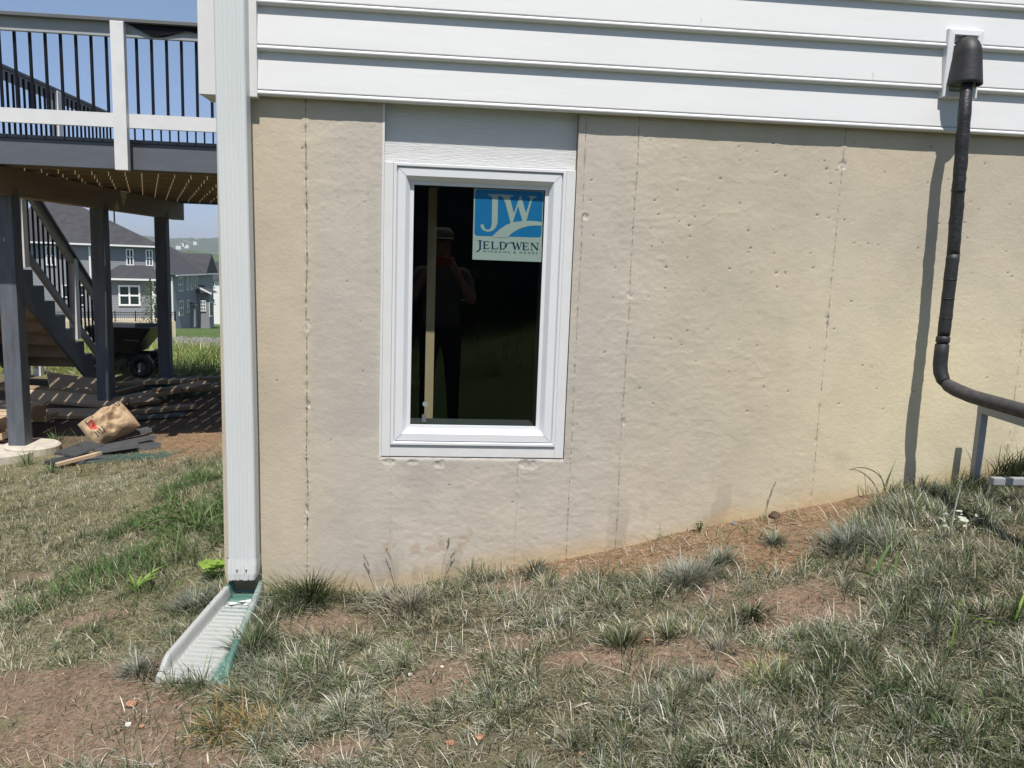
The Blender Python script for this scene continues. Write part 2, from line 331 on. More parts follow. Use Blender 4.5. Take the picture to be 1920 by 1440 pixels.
def wallmask(X, Z):
    pit = np.zeros_like(X)
    for a, b, r in PITS: pit = np.maximum(pit, np.clip(1.4-np.hypot((X-a), (Z-b)*1.25)/r, 0, 1))
    chip = np.zeros_like(X); w = (fbm(X*60, Z*60, 2, 55)-.5)*1.3
    for a, b, rx, rz in CHIPS: chip = np.maximum(chip, np.clip((1.2-np.hypot((X-a)/rx, (Z-b)/rz)+w)*2.5, 0, 1))
    seam = np.zeros_like(X); ridge = np.zeros_like(X)
    for i, (s, top, st) in enumerate(SEAM):
        if i in (1, 2): on0 = (Z < top)
        elif i == 3: on0 = Z > -9
        else: on0 = Z > -9
        xx = X-s-(fbm(Z*5, Z*0+i, 2, 60+i)-.5)*.008
        on = .15+ss((fbm(Z*38, Z*0+i*3.3, 2, 70+i)-.47)/.12)*.8+ss((fbm(Z*120, Z*0+i, 2, 90+i)-.55)/.1)*.6+.25*ss((fbm(Z*3, Z*0+i*2, 2, 40+i)-.45)/.1)
        seam = np.maximum(seam, np.exp(-(xx/.0018)**2)*on*on0*st)
        ridge = ridge+np.exp(-(xx/.012)**2)*(fbm(Z*30, Z*0+i*7, 3, 80+i))*on0*st
    return pit, chip, seam, ridge
def wallfn(X, Z):
    pit, chip, seam, ridge = wallmask(X, Z)
    rough = .35+.65*ss((1.65-X)/.1)*ss((X+.52)/.05)                # smoother pours left of the first seam and right of the last
    rg = 1-np.abs(2*fbm(X*9+fbm(X*4, Z*4, 2, 3)*2, Z*16, 4, 21)-1)
    patch = ss((fbm(X*2.3, Z*2.3, 3, 13)-.42)/.2)
    d = (fbm(X*2.5, Z*2.5, 3, 1)-.5)*.006 + rough*((fbm(X*28, Z*45, 4, 2)-.5)*.0012+(rg**4)*.0008*patch+(fbm(X*55, Z*75, 3, 7)-.5)*.0012*patch+(fbm(X*9, Z*12, 3, 12)-.5)*.0015)
    d = d+(fbm(X*90, Z*90, 2, 22)-.5)*.0008 + ridge*.004 - pit*.0045 - chip*(.001+.0045*fbm(X*70, Z*70, 2, 33)) - seam*.004
    # long scratches from the trowel
    for x0, z0, x1, z1, a in ((1.02, .17, 1.28, .27, .0012), (.85, -.02, 1.12, -.28, .0010), (1.25, -.33, 1.42, -.42, .0008), (-.45, .1, -.28, .25, .0008)):
        L = math.hypot(x1-x0, z1-z0); t = np.clip(((X-x0)*(x1-x0)+(Z-z0)*(z1-z0))/L/L, 0, 1); dd = np.hypot(X-x0-t*(x1-x0), Z-z0-t*(z1-z0)+.01*np.sin(t*9))
        d = d+a*np.exp(-(dd/.0045)**2)*(.3+fbm(X*14, Z*14, 2, 17))
    d = np.where(X < -.855, 0, d)
    d = d*ss((np.minimum(np.minimum(X+.865, 9), 9))/.02+.1)
    return np.stack([X, -d, Z], -1)
def wallcol(X, Z):
    pit, chip, seam, ridge = wallmask(X, Z)
    n = fbm(X*1.7, Z*1.7, 4, 41)[..., None]; n2 = fbm(X*6, Z*5, 4, 42)[..., None]
    tan = np.array([.505, .445, .35]); grey = np.array([.495, .445, .380]); yel = np.array([.62, .545, .385])
    g = (ss((X+.55)/.15)*ss((1.1-X)/.5))[..., None]; y = (ss((X-.9)/1.2)*ss((-.0-Z)/.7+.35))[..., None]
    c = tan*(1-g)+grey*g; c = c*(1-y)+yel*y
    pp = (ss((fbm(X*2.2+5, Z*1.4, 3, 43)-.5)/.12))[..., None]*g; c = c*(1-pp*.5)+np.array([.445, .405, .36])*pp*.5
    for x0, x1, z0, z1 in ((-.515, -.23, -.75, -.14), (-.3, -.23, -.14, .3), (.57, .78, -.3, .2)):
        q = (ss((X-x0)/.02)*ss((x1-X)/.03)*ss((Z-z0)/.03)*ss((z1-Z)/.02)*.35)[..., None]; c = c*(1-q)+np.array([.42, .385, .345])*q
    n3 = fbm(X*3.3+3, Z*2.2, 5, 49)[..., None]; c = c*(.80+.20*n+.09*n2+.11*n3)*(1+(n3-.5)*np.array([.05, 0, -.06]))
    base = np.interp(X, WX, WZ); hgt = Z-base
    st = (ss((.10+.12*(fbm(X*3, X*0, 3, 44)-.5)-hgt)/.12)*.75)[..., None]; c = c*(1-st)+np.array([.50, .375, .21])*st
    sp = (ss((fbm(X*26, Z*30, 3, 45)-.60)/.06)*np.exp(-((hgt-.17)/.05)**2)*ss((X+.3)/.1)*ss((.25-X)/.05))[..., None]; c = c*(1-sp*.5)+np.array([.40, .27, .18])*sp*.5
    dk = ss((fbm(X*9, Z*3, 4, 46)-.62)/.1)[..., None]*ss((.35-hgt)/.3)[..., None]; c = c*(1-.18*dk)
    wh = np.exp(-((Z+.822-.004*(fbm(X*40, X*0, 2, 47)-.5))/.007)**2)[..., None]*((X > WINX0-.01) & (X < WINX1))[..., None]; c = c*(1-wh)+np.array([.78, .72, .66])*wh
    ch = chip[..., None]; c = c*(1-ch*.55)+(np.array([.62, .58, .53])*(.35+.9*fbm(X*80, Z*80, 2, 48)[..., None]))*ch*.55
    lo = pit[..., None]*.8; c = c*(1-lo)+np.array([.07, .055, .045])*lo
    se = np.clip(seam, 0, 1)[..., None]; c = c*(1-se*.6)+np.array([.15, .12, .09])*se*.6
    return c
fw = gridmesh('foundation_wall', wxs, wzs, wallfn, M['wall'], wallcol, keep=lambda X, Z: ~((X > WINX0) & (X < WINX1) & (Z > WINZ0) & (Z < WINZ1)))
fw.parent = house; fw.matrix_parent_inverse = Matrix.Translation(house.location).inverted()
def addcol(o, c):
    at = o.data.color_attributes.new('col', 'FLOAT_COLOR', 'POINT'); at.data.foreach_set('color', list((*c, 1))*len(o.data.vertices))
b = MB(); b.box(-.8648, -.60, .006, .25, -1.9, .655); b.box(-.60, WINX0, .02, .25, -1.9, .655); b.box(WINX1, 10, .02, .25, -1.9, .655); b.box(WINX0, WINX1, .02, .25, -1.9, WINZ0); b.box(3.69, 10, -.001, .02, -1.9, .655)
b.box(-.8648, -.62, .25, 9.5, -1.95, .655); b.box(-.62, 10, 9.25, 9.5, -1.9, .655); b.box(9.75, 10, .25, 9.25, -1.9, .655)
o = b.build('foundation_core', M['wall'], house); addcol(o, (.50, .435, .32))
# dark basement room seen through the glass
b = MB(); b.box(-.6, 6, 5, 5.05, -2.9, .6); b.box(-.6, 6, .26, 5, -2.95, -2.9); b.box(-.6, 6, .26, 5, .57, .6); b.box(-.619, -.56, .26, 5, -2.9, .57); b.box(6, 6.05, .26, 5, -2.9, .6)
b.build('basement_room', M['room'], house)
# siding: beaded courses swept along x
SP = .165; SZ0 = .603
prof = []
for k in range(34):
    z = SZ0+k*SP
    if k > 6: 
        prof += [(-.036, z), (-.014, z+SP-.002)]; continue
    prof += [(-.018, z-.002), (-.022, z-.004)]
    for a in range(-80, 100, 20):      # bead
        prof.append((-.031-.0085*math.cos(math.radians(a)), z+.006+.0085*math.sin(math.radians(a))))
    prof += [(-.0285, z+.0165), (-.0275, z+.0185), (-.0335, z+.0205), (-.0335, z+.0225), (-.0315, z+.040), (-.0165, z+SP-.004)]
b = MB()
def sweep(xa, xb, off=0):
    n = len(prof); b.add([(xa, y-off, z) for y, z in prof]+[(xb, y-off, z) for y, z in prof], [(i, i+1, n+i+1, n+i) for i in range(n-1)])
xs_ = [-.72, 10]; sweep(-.72, 10)
si = b.build('siding', M['vinyl'], house, smooth=False)
b = MB()    # lap joints of the siding panels
for uu, kk in ((900, 0), (1310, 2), (1640, 1)):
    xx = aty(uu, 100, -.03)[0]; q = prof[0:0]
    z = SZ0+kk*SP; b = MB(); b.box(xx, xx+.0010, -.0352, -.02, z+.023, z+.05); b.build('panel_joint', M['alum'], si)
b = MB(); b.box(-.84, 10, -.013, 9.5, .664, 6.15); b.build('upper_storey_wall', M['vinyl'], house)
b = MB(); b.box(-.915, -.70, -.045, .0, .590, 6.1); b.box(-.913, -.866, .0, .12, .5905, 6.1); cornb = b.build('corner_board', M['trimwhite'], house, bevel=.002)
b = MB(); b.prism([(-.3, 6.1), (10.3, 6.1), (10.3, 6.25), (-1.2, 6.25), (-1.2, 6.1)], lambda a, z, d: (a, d, z), -.3, 9.8); b.add([(-1.2, -.3, 6.25), (10.3, -.3, 6.25), (10.3, 4.7, 8.6), (-1.2, 4.7, 8.6), (10.3, 9.8, 6.25), (-1.2, 9.8, 6.25)], [(0, 1, 2, 3), (3, 2, 4, 5), (0, 3, 5), (1, 4, 2)])
b.build('roof', M['roof'], house)
# header board and side casings round the window
HX0, HX1, HZB = WINX0, WINX1, .375
b = MB(); b.box(HX0+.002, HX1-.002, .030, .045, .33, .66); b.build('header_board', M['trimtex'], house)
FX0, FX1, FZ0, FZ1 = -.185, .507, -.765, .379                    # window frame outer edge
b = MB()
b.box(HX0+.003, FX0-.001, .002, .04, -.815, .3799); b.box(FX1+.001, HX1-.003, .002, .04, -.815, .3799)
b.box(FX0-.0008, FX1+.0008, .003, .04, -.815, FZ0-.001)
b.build('casing_board', M['trimwhite'], house, bevel=.0012)
b = MB(); b.box(HX0-.006, HX0+.0025, -.002, .02, -.818, .6); b.build('caulk_bead', M['trimwhite'], house)
# window: mitred profile swept round the rectangle
win = thing('window', 'dark glass basement window in a white vinyl frame', 'window')
win.location = (0, 0, 0)
fprof = [(0, .019), (0, -.002), (.002, -.004), (.011, -.004), (.013, -.002), (.014, .004), (.0155, .008), (.0175, .004), (.0185, .001), (.0480, .001), (.050, .003), (.0645, .022), (.065, .0235), (.0652, .027), (.080, .0275), (.0802, .040)]
def ringprof(b, prof, x0, x1, z0, z1, mi=None):
    n = len(prof); V = []
    for cx, cz, sx, sz in ((x0, z0, 1, 1), (x1, z0, -1, 1), (x1, z1, -1, -1), (x0, z1, 1, -1)):
        V += [(cx+sx*i, y, cz+sz*i) for i, y in prof]
    b.add(V, [(c*n+i, ((c+1) % 4)*n+i, ((c+1) % 4)*n+i+1, c*n+i+1) for c in range(4) for i in range(n-1)], mi)
b = MB(); ringprof(b, fprof, FX0, FX1, FZ0, FZ1); wf = b.build('frame', M['frame'], win)
b = MB()
for sx, cx in ((1, FX0), (-1, FX1)):
    for sz, cz in ((1, FZ0), (-1, FZ1)):
        a = Vector((cx+sx*.0185, .0003, cz+sz*.0185)); c = Vector((cx+sx*.050, .0003, cz+sz*.050)); w = Vector((sx*.0005, 0, -sz*.0005))
        b.add([a-w, a+w, c+w, c-w], [(0, 1, 2, 3)])
b.build('mitre_joint', M['railgrey'], wf)
GX0, GX1, GZ0, GZ1, GY = FX0+.080, FX1-.080, FZ0+.080, FZ1-.080, .036
# glass
b = MB(); b.add([(GX0-.004, GY, GZ0-.004), (GX1+.004, GY, GZ0-.004), (GX1+.004, GY, GZ1+.004), (GX0-.004, GY, GZ1+.004)], [(0, 1, 2, 3)])
b.build('pane', M['glass'], win)
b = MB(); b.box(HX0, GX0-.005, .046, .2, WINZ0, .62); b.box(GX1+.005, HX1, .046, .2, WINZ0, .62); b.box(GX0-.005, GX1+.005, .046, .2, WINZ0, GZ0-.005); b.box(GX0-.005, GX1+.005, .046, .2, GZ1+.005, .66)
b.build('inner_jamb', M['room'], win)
# sticker behind the glass
SY = GY+.002
def S(cx, cy, dy=0): return tuple(aty(860+cx/8, 330+cy/8, SY-dy))
b = MB()
def flatpoly(pts, layer, mi): b.add([S(x, y, layer*.0003) for x, y in pts], [tuple(range(len(pts)))], mi)
def tri(pts, layer, mi):           # concave outline, triangulated
    from mathutils.geometry import tessellate_polygon
    T = tessellate_polygon([[Vector((x, y, 0)) for x, y in pts]])
    b.add([S(x, y, layer*.0003) for x, y in pts], [tuple(t_) for t_ in T], mi)
flatpoly([(232, 185), (1275, 225), (1240, 1290), (205, 1252)], 0, 0)
rr = []
for (cx, cy, a0) in ((300, 250, 180), (1215, 285, 270), (1190, 870, 0), (285, 845, 90)):
    for k in range(6):
        a = math.radians(a0+k*18); rr.append((cx+50*math.cos(a), cy+52*math.sin(a)))
flatpoly(rr, 1, 1)
J = [(440, 272), (640, 274), (640, 290), (600, 298), (590, 325), (583, 700), (560, 770), (510, 820), (440, 838), (370, 815), (332, 770), (328, 740), (345, 722), (372, 728), (380, 755), (395, 790), (435, 808), (470, 795), (490, 760), (497, 690), (503, 330), (490, 300), (440, 290)]
tri(J, 2, 0)
tri([(600, 272), (825, 288), (825, 303), (778, 308), (770, 330), (828, 560), (918, 300), (938, 298), (1010, 560), (1078, 345), (1065, 315), (1035, 312), (1035, 298), (1170, 306), (1168, 320), (1120, 330), (1100, 360), (1012, 690), (960, 690), (890, 445), (808, 712), (780, 712), (700, 400), (665, 320), (600, 292)], 2.5, 0)
sw = [(495, 912), (560, 850), (640, 780), (720, 730), (800, 700), (880, 683), (960, 675), (1060, 673), (1160, 678), (1257, 692), (1252, 745), (1150, 742), (1050, 750), (950, 775), (870, 812), (800, 858), (725, 925)]
tri(sw, 3, 0)
# lettering strokes: thick/thin strokes with small serifs
def stroke(x0, y0, x1, y1, w, layer=2):
    L = math.hypot(x1-x0, y1-y0); nx, ny = -(y1-y0)/L*w/2, (x1-x0)/L*w/2
    flatpoly([(x0+nx, y0+ny), (x1+nx, y1+ny), (x1-nx, y1-ny), (x0-nx, y0-ny)], layer, 2)
def base(x): return 1088+(x-360)*.033
def gl(x, sts, h=105):
    for a in sts: stroke(x+a[0], base(x)-a[1]*h, x+a[2], base(x)-a[3]*h, a[4])
stroke(322, 965, 322, 1100, 26); stroke(322, 1095, 290, 1130, 18); stroke(292, 1130, 262, 1128, 12); stroke(285, 968, 350, 970, 10)
gl(375, [(10, 0, 10, 1, 24), (-8, 1, 78, 1, 9), (-8, 0, 82, 0, 9), (10, .52, 60, .52, 8), (78, 1, 78, .8, 8), (82, 0, 82, .22, 8), (60, .62, 60, .42, 7)])
gl(495, [(12, 0, 12, 1, 24), (-8, 1, 34, 1, 9), (-8, 0, 88, 0, 9), (88, 0, 88, .25, 9)])
gl(618, [(12, 0, 12, 1, 24), (-8, 1, 50, 1, 9), (-8, 0, 50, 0, 9), (50, 1, 85, .85, 11), (85, .87, 98, .6, 18), (98, .62, 92, .3, 20), (92, .32, 50, 0, 14)])
stroke(690, 1055, 720, 1020, 16); stroke(718, 1022, 760, 1000, 9); stroke(758, 1000, 830, 1008, 9)
gl(800, [(-8, 1, 40, 1, 9), (16, 1, 48, 0, 24), (48, 0, 80, .95, 8), (78, 1, 105, 0, 22), (105, 0, 140, 1, 8), (120, 1, 160, 1, 9)])
gl(965, [(10, 0, 10, 1, 24), (-8, 1, 78, 1, 9), (-8, 0, 82, 0, 9), (10, .52, 60, .52, 8), (78, 1, 78, .8, 8), (82, 0, 82, .22, 8), (60, .62, 60, .42, 7)])
gl(1088, [(8, 0, 8, 1, 9), (-10, 1, 22, 1, 9), (-10, 0, 28, 0, 8), (10, 1, 95, 0, 22), (95, 0, 95, 1, 9), (78, 1, 112, 1, 9)])
stroke(1188, 1112, 1194, 1112, 7)
def textmesh(txt, size=1):
    cu = bpy.data.curves.new('t', 'FONT'); cu.body = txt; cu.space_character = 1.75; ob = bpy.data.objects.new('t', cu); C.objects.link(ob)
    bpy.context.view_layer.update(); me = bpy.data.meshes.new_from_object(ob); bpy.data.objects.remove(ob)
    V = [v.co[:2] for v in me.vertices]; F = [tuple(p.vertices) for p in me.polygons]; x0 = min(v[0] for v in V); x1 = max(v[0] for v in V); y0 = min(v[1] for v in V); y1 = max(v[1] for v in V)
    return [((x-x0)/(x1-x0), (y-y0)/(y1-y0)) for x, y in V], F
V, F = textmesh('WINDOWS & DOORS')
b.add([S(362+x*818, 1143+x*30-y*30, .0006) for x, y in V], F, 2)
b.build('sticker', [M['stpale'], M['stblue'], M['stnavy']], win)
b = MB(); c = aty(797.5, 757, SY); b.lathe([(0, 0), (.0118, 0), (.0118, .0008)], Matrix.Translation(c) @ Matrix.Rotation(math.pi/2, 4, 'X'), 24); b.build('dot_sticker', M['stpale'], win)
# stud inside
pa = aty(799, 600, .31); pb = aty(815, 600, .31)
b = MB(); b.box(pa[0], pb[0], .31, .40, -2.9, .57); tag(b.build('wall_stud', M['stud']), 'bare pine stud standing behind the window glass', 'stud')
b = MB(); q = aty(795, 790, .12); b.box(q[0]-.009, q[0]+.009, .12, .123, q[2]-.05, q[2]+.03)
tag(b.build('metal_strap', M['greysteel']), 'small perforated metal strap at the lower left of the window glass', 'strap')

# downspout
ds = MB(); n = 7; W0, W1, D0, D1 = -.828, -.716, -.113, -.028
def dsprof():
    P = []; 
    for k in range(33):            # fluted front
        t = k/32; x = W0+.012+(W1-W0-.024)*t; fl = .0024*(1 if (int(t*11) % 2) else 0) if .08 < t < .92 else 0
        P.append((x, D0+fl))
    def arc(cx, cy, a0, a1):
        return [(cx+.012*math.cos(math.radians(a)), cy+.012*math.sin(math.radians(a))) for a in np.linspace(a0, a1, 5)]
    return P+arc(W1-.012, D0+.012, -90, 0)+arc(W1-.012, D1-.012, 0, 90)+arc(W0+.012, D1-.012, 90, 180)+arc(W0+.012, D0+.012, 180, 270)
P = dsprof()
def sect(P, z, sc=1, dx=0, dy=0, jit=0):
    cx, cy = (W0+W1)/2, (D0+D1)/2
    return [(cx+(x-cx)*sc+dx+(random.uniform(-jit, jit)), cy+(y-cy)*sc+dy+random.uniform(-jit, jit), z+random.uniform(-jit, jit)*2) for x, y in P]
secs = [sect(P, 6.0, dx=-.012), sect(P, .7, dx=-.012), sect(P, -.75, dx=.002), sect(P, -1.26, dx=.004)]
secs[0:0] = []; np_ = len(P)
ds.add([v for s_ in secs for v in s_], [(i*np_+k, i*np_+(k+1) % np_, (i+1)*np_+(k+1) % np_, (i+1)*np_+k) for i in range(len(secs)-1) for k in range(np_)])
dso = ds.build('downspout', M['alum'], house, smooth=False)
ds = MB(); secs = [sect(P, -1.222, 1.05, dx=.003), sect(P, -1.25, 1.06, dx=.003), sect(P, -1.286, 1.05, dx=.002, jit=.0006), sect(P, -1.312, .99, dx=-.001, jit=.0012), sect(P, -1.312, .95, dx=-.001)]
ds.add([v for s_ in secs for v in s_], [(i*np_+k, i*np_+(k+1) % np_, (i+1)*np_+(k+1) % np_, (i+1)*np_+k) for i in range(len(secs)-1) for k in range(np_)])
ds.build('outlet_end', M['trimwhite'], dso)
b = MB()
for xx in (-.788, -.752):
    b = MB(); b.lathe([(0, .003), (.003, .002), (.0035, 0)], Matrix.Translation((xx+.002, -.1165, -1.268)) @ Matrix.Rotation(math.pi/2, 4, 'X'), 8); b.build('screw', M['ink'], dso)

# mounting block with rubber hood, and the insulated pipe
vb = thing('mounting_block', 'white mounting block on the siding with a black rubber hood', 'mounting block', (2.12, -.03, .87))
BX0, BX1, BZ0, BZ1 = 2.037, 2.187, .735, 1.002
b = MB(); ringprof(b, [(0, -.014), (0, -.047), (.003, -.050), (.022, -.052), (.026, -.049), (.026, -.02)], BX0, BX1, BZ0, BZ1); b.box(BX0+.02, BX1-.02, -.022, -.016, BZ0+.02, BZ1-.02, mi=1)
b.build('block_frame', [M['frame'], M['ink']], vb)
b = MB(); hood = []; HXc = 2.113
NS = 15
for i in range(NS):                  # hood: half dome above a flaring apron
    t = i/(NS-1); z = .972-.193*t
    if t < .42: a = math.sqrt(max(0, 1-((.42-t)/.42)**2)); w = .050*max(a, .12); dd = .078*max(a, .12)
    else: w = .050+.012*(t-.42)/.58; dd = .078+.016*(t-.42)/.58
    for k in range(17):
        an = math.pi*k/16; hood.append((HXc+.012*0-w*math.cos(an), -.045-dd*math.sin(an)**.8, z))
b.add(hood, [(i*17+k, i*17+k+1, (i+1)*17+k+1, (i+1)*17+k) for i in range(NS-1) for k in range(16)]+[tuple(range(17))])
ho = b.build('rubber_hood', M['black'], vb, smooth=True)
sm = ho.modifiers.new('thick', 'SOLIDIFY'); sm.thickness = .004
PX = 2.10; pd = -.135
pipe = thing('insulated_pipe', 'black insulated refrigerant pipe running down the wall and bending outwards', 'pipe', (PX, pd, -.4))
def jitpath(p0, p1, n, j=.0012):
    return [tuple(p0[k]+(p1[k]-p0[k])*i/n+RNG.uniform(-j, j) for k in range(3)) for i in range(n+1)]
pts = [(HXc, -.075, .83), (HXc-.005, -.095, .78), (2.095, -.115, .72)]+jitpath((2.088, -.13, .66), (2.106, pd, .10), 26)
b = MB(); b.tube(pts, [.023]*3+[.0252+RNG.uniform(-.0009, .0009) for _ in pts[3:]], 16); b.build('taped_sleeve', M['tape'], pipe, smooth=True)
pts = jitpath((2.106, pd, .10), (2.104, pd, -.235), 16, .0008); b = MB(); b.tube(pts, [.0255+RNG.uniform(-.001, .001) for _ in pts], 16)
for z in (.0, -.08, -.16): b.tube([(2.105, pd, z), (2.105, pd, z-.003)], .0272, 16)
b.build('foam_sleeve', M['black'], pipe, smooth=True)
b = MB(); b.tube([(2.104, pd, -.235), (2.104, pd, -.243), (2.103, pd, -.262), (2.103, pd, -.268)], [.022, .0278, .0278, .022], 16)
b.tube([(2.103, pd, -.268), (2.103, pd, -.273), (2.103, pd, -.31), (2.103, pd-.001, -.355), (2.105, pd-.008, -.39), (2.11, pd-.022, -.418), (2.114, pd-.035, -.430)], [.022, .0280, .0285, .0285, .0285, .027, .022], 16)
b.build('elbow_sleeve', M['black'], pipe, smooth=True)
b = MB(); b.tube([(2.114, pd-.035, -.430), (2.118, pd-.05, -.438), (2.125, pd-.09, -.449), (2.135, pd-.18, -.462), (2.143, pd-.3, -.466), (2.155, pd-.5, -.472), (2.17, pd-.85, -.48)], [.022, .0265, .028, .0275, .028, .028, .028], 16)
b.build('bare_foam_run', M['foam'], pipe, smooth=True)
for z in (.36,):
    b = MB(); b.tube([(2.097 if z > .3 else 2.102, pd+.002, z), (2.097 if z > .3 else 2.102, pd+.002, z-.006)], .0275, 16); b.build('tape_band', M['tape'], pipe)
# grey stand
st = thing('equipment_stand', 'grey steel tube stand under the pipe at the right edge', 'stand', (2.32, -.12, -.9))
ly = -.12; lx = 2.332
b = MB(); b.box(lx-.016, lx+.016, ly-.016, ly+.016, -1.0, -.522)
b.build('leg', M['greysteel'], st, bevel=.003)
b = MB(); b.box(lx-.0165, lx+.0165, ly-1.1, ly+.0165, -.5625, -.5228, Matrix.Translation((lx, ly, -.53)) @ Matrix.Rotation(math.radians(1.5), 4, 'X') @ Matrix.Translation((-lx, -ly, .53)))
b.build('top_rail', M['greysteel'], st, bevel=.003)
b = MB(); b.box(2.26, 3.1, ly-.215, ly-.185, -.822, -.792); b.build('bottom_rail', M['greysteel'], st, bevel=.003)
b = MB(); b.box(3.1, 3.13, ly-.0155, ly+.0155, -.97, -.522); b.build('leg', M['greysteel'], st, bevel=.003)

# splash block
sb = thing('splash_block', 'ribbed splash block, green plastic under white overspray, below the downspout', 'splash block', (-.8, -.35, -1.42))
m, t, p = nodes('oversprayed_green_plastic'); L = t.links.new; p.inputs['Roughness'].default_value = .55
tc = N(t, 'ShaderNodeTexCoord'); sx = N(t, 'ShaderNodeSeparateXYZ'); L(tc.outputs['Object'], sx.inputs[0])
nz = N(t, 'ShaderNodeTexNoise', Scale=22, Detail=8, Roughness=.8); L(tc.outputs['Object'], nz.inputs['Vector'])
at = N(t, 'ShaderNodeAttribute', attribute_name='col'); sp = N(t, 'ShaderNodeSeparateColor'); L(at.outputs['Color'], sp.inputs[0])
ad = N(t, 'ShaderNodeMath', operation='ADD'); L(sp.outputs[0], ad.inputs[0]); L(nz.outputs[0], ad.inputs[1])
mr = N(t, 'ShaderNodeMapRange'); L(ad.outputs[0], mr.inputs[0]); mr.inputs[1].default_value = .72; mr.inputs[2].default_value = 1.15
mx = N(t, 'ShaderNodeMix', data_type='RGBA'); L(mr.outputs[0], mx.inputs[0]); mx.inputs[6].default_value = (.075, .17, .145, 1); mx.inputs[7].default_value = (.36, .37, .355, 1); L(mx.outputs[2], p.inputs['Base Color'])
M['splash'] = m
A = np.array(gp(434, 1124)); Bp = np.array(gp(494, 1122)); Cp = np.array(gp(300, 1272)); Dp = np.array(gp(424, 1290))
A = np.array([-.835, -.05, -1.385]); Bp = np.array([-.69, -.05, -1.39]); Cp = np.array([-.935, -.66, -1.44]); Dp = np.array([-.675, -.70, -1.44])
nu, nv = 60, 330; U, Vv = np.meshgrid(np.linspace(0, 1, nu), np.linspace(0, 1, nv))
def splash(U, Vv):
    P = (A*(1-U)[..., None]+Bp*U[..., None])*(1-Vv)[..., None]+(Cp*(1-U)[..., None]+Dp*U[..., None])*Vv[..., None]
    w = .145+.11*Vv; e = np.minimum(U, 1-U)*w               # distance from side edge
    rim = ss((.034-e)/.012)*.048*ss((1.03-Vv)/.16)
    rim = np.maximum(rim, ss((.03-Vv)/.02)*.010)
    drop = ss((.006-e)/.006)*.05+ss((.004-Vv)/.004)*.03+ss((Vv-.995)/.005)*.02
    ribs = .011*ss((np.abs(((Vv*22) % 1)-.5)*2-.4)/.3)*ss((e-.036)/.004)*ss((Vv-.13)/.02)
    P[..., 2] += rim+ribs-drop+.004
    return P
P = splash(U, Vv)
green = .62+.3*ss((Vv-.25)/.2)-.62*ss((.20-Vv)/.08)-.75*ss((U-.62-.2*(1-Vv))/.2)*ss((Vv-.3)/.2); green = green-.6*(np.abs(((Vv*22) % 1)-.5)*2 < .45); green = np.clip(green, 0, 1)
green = np.where((U > .86) & (Vv < .7), .45, green); green = np.where(U < .2, np.maximum(green, .75*(Vv > .1)), green)
i, j = np.meshgrid(np.arange(nu-1), np.arange(nv-1)); a = (j*nu+i).ravel(); Fq = np.stack([a, a+nu, a+1+nu, a+1], 1)
o = rawmesh('tray', P.reshape(-1, 3), Fq.ravel(), np.arange(len(Fq))*4, np.full(len(Fq), 4), m, np.repeat(green.reshape(-1, 1), 3, 1), True)
o.parent = sb; o.matrix_parent_inverse = Matrix.Translation(sb.location).inverted()
b = MB()
for (uu, vv, r) in ((.42, .22, .02), (.6, .19, .012), (.75, .15, .022), (.68, .2, .01)):
    q = splash(np.array([[uu]]), np.array([[vv]]))[0, 0]
    pl = [(r*random.uniform(.6, 1.1)*math.cos(k), r*.7*random.uniform(.5, 1.1)*math.sin(k)) for k in np.linspace(0, 5.6, 8)]
    b.prism(pl, lambda x, y, d, q=q: (q[0]+x+y*.3, q[1]+y, q[2]+.006+d), 0, .002)
b.build('paint_flake', M['trimwhite'], sb)

# ------------------------------------------------------------------ deck
deck = thing('deck', 'raised grey deck with white posts and black balusters left of the house', 'deck', (-2.6, 5.4, -1.7))
DY0, DY1, DX0, DX1 = 3.40, 7.95, -4.27, -.93; DZ = .845; RZ = 1.715
b = MB(); b.box(DX0, DX1, DY0, DY0+.03, .618, DZ-.028); b.box(DX0, DX1, DY1-.03, DY1, .63, DZ-.028); b.box(DX0, DX0+.03, DY0+.0301, DY1-.0301, .63, DZ-.028); b.build('fascia', M['slate'], deck, bevel=.003)
b = MB(); x = DX0-.02
while x < DX1-.02:
    b.box(x, x+.132, DY0-.008, DY1+.03, DZ-.025, DZ); x += .140
b.build('decking', M['slate'], deck)
y = DY0+.42
while y < DY1-.1:
    b = MB(); b.box(DX0+.031, DX1, y, y+.038, .635, DZ-.026); b.build('joist', M['lumber'], deck); y += .405
BXY = lambda y: -3.545+.036*(y-5.62)
b = MB(); ang_ = math.atan(-.036); b.box(-.07, .07, -1.94, 2.35, .412, .633, Matrix.Translation((BXY(5.62), 5.62, 0)) @ Matrix.Rotation(ang_, 4, 'Z')); b.build('beam', M['lumber'], deck, bevel=.004)
for yy in (3.92, 5.62, 7.35):
    xc = BXY(yy); b = MB(); b.box(xc-.07, xc+.07, yy-.07, yy+.07, -1.80, .411); b.build('post', M['slatepost'], deck, bevel=.006)
    b = MB(); b.box(xc+.0712, xc+.074, yy-.04, yy+.05, .34, .47); b.build('post_bracket', M['rubble'], deck)
b = MB(); b.lathe([(0, -1.715), (.20, -1.715), (.22, -1.73), (.22, -1.85)], Matrix.Translation((-3.52, 3.95, 0)), 28); b.lathe([(0, -1.745), (.30, -1.745), (.31, -1.9)], Matrix.Translation((-3.72, 3.80, 0)), 28); b.build('footing', M['conc'], deck)
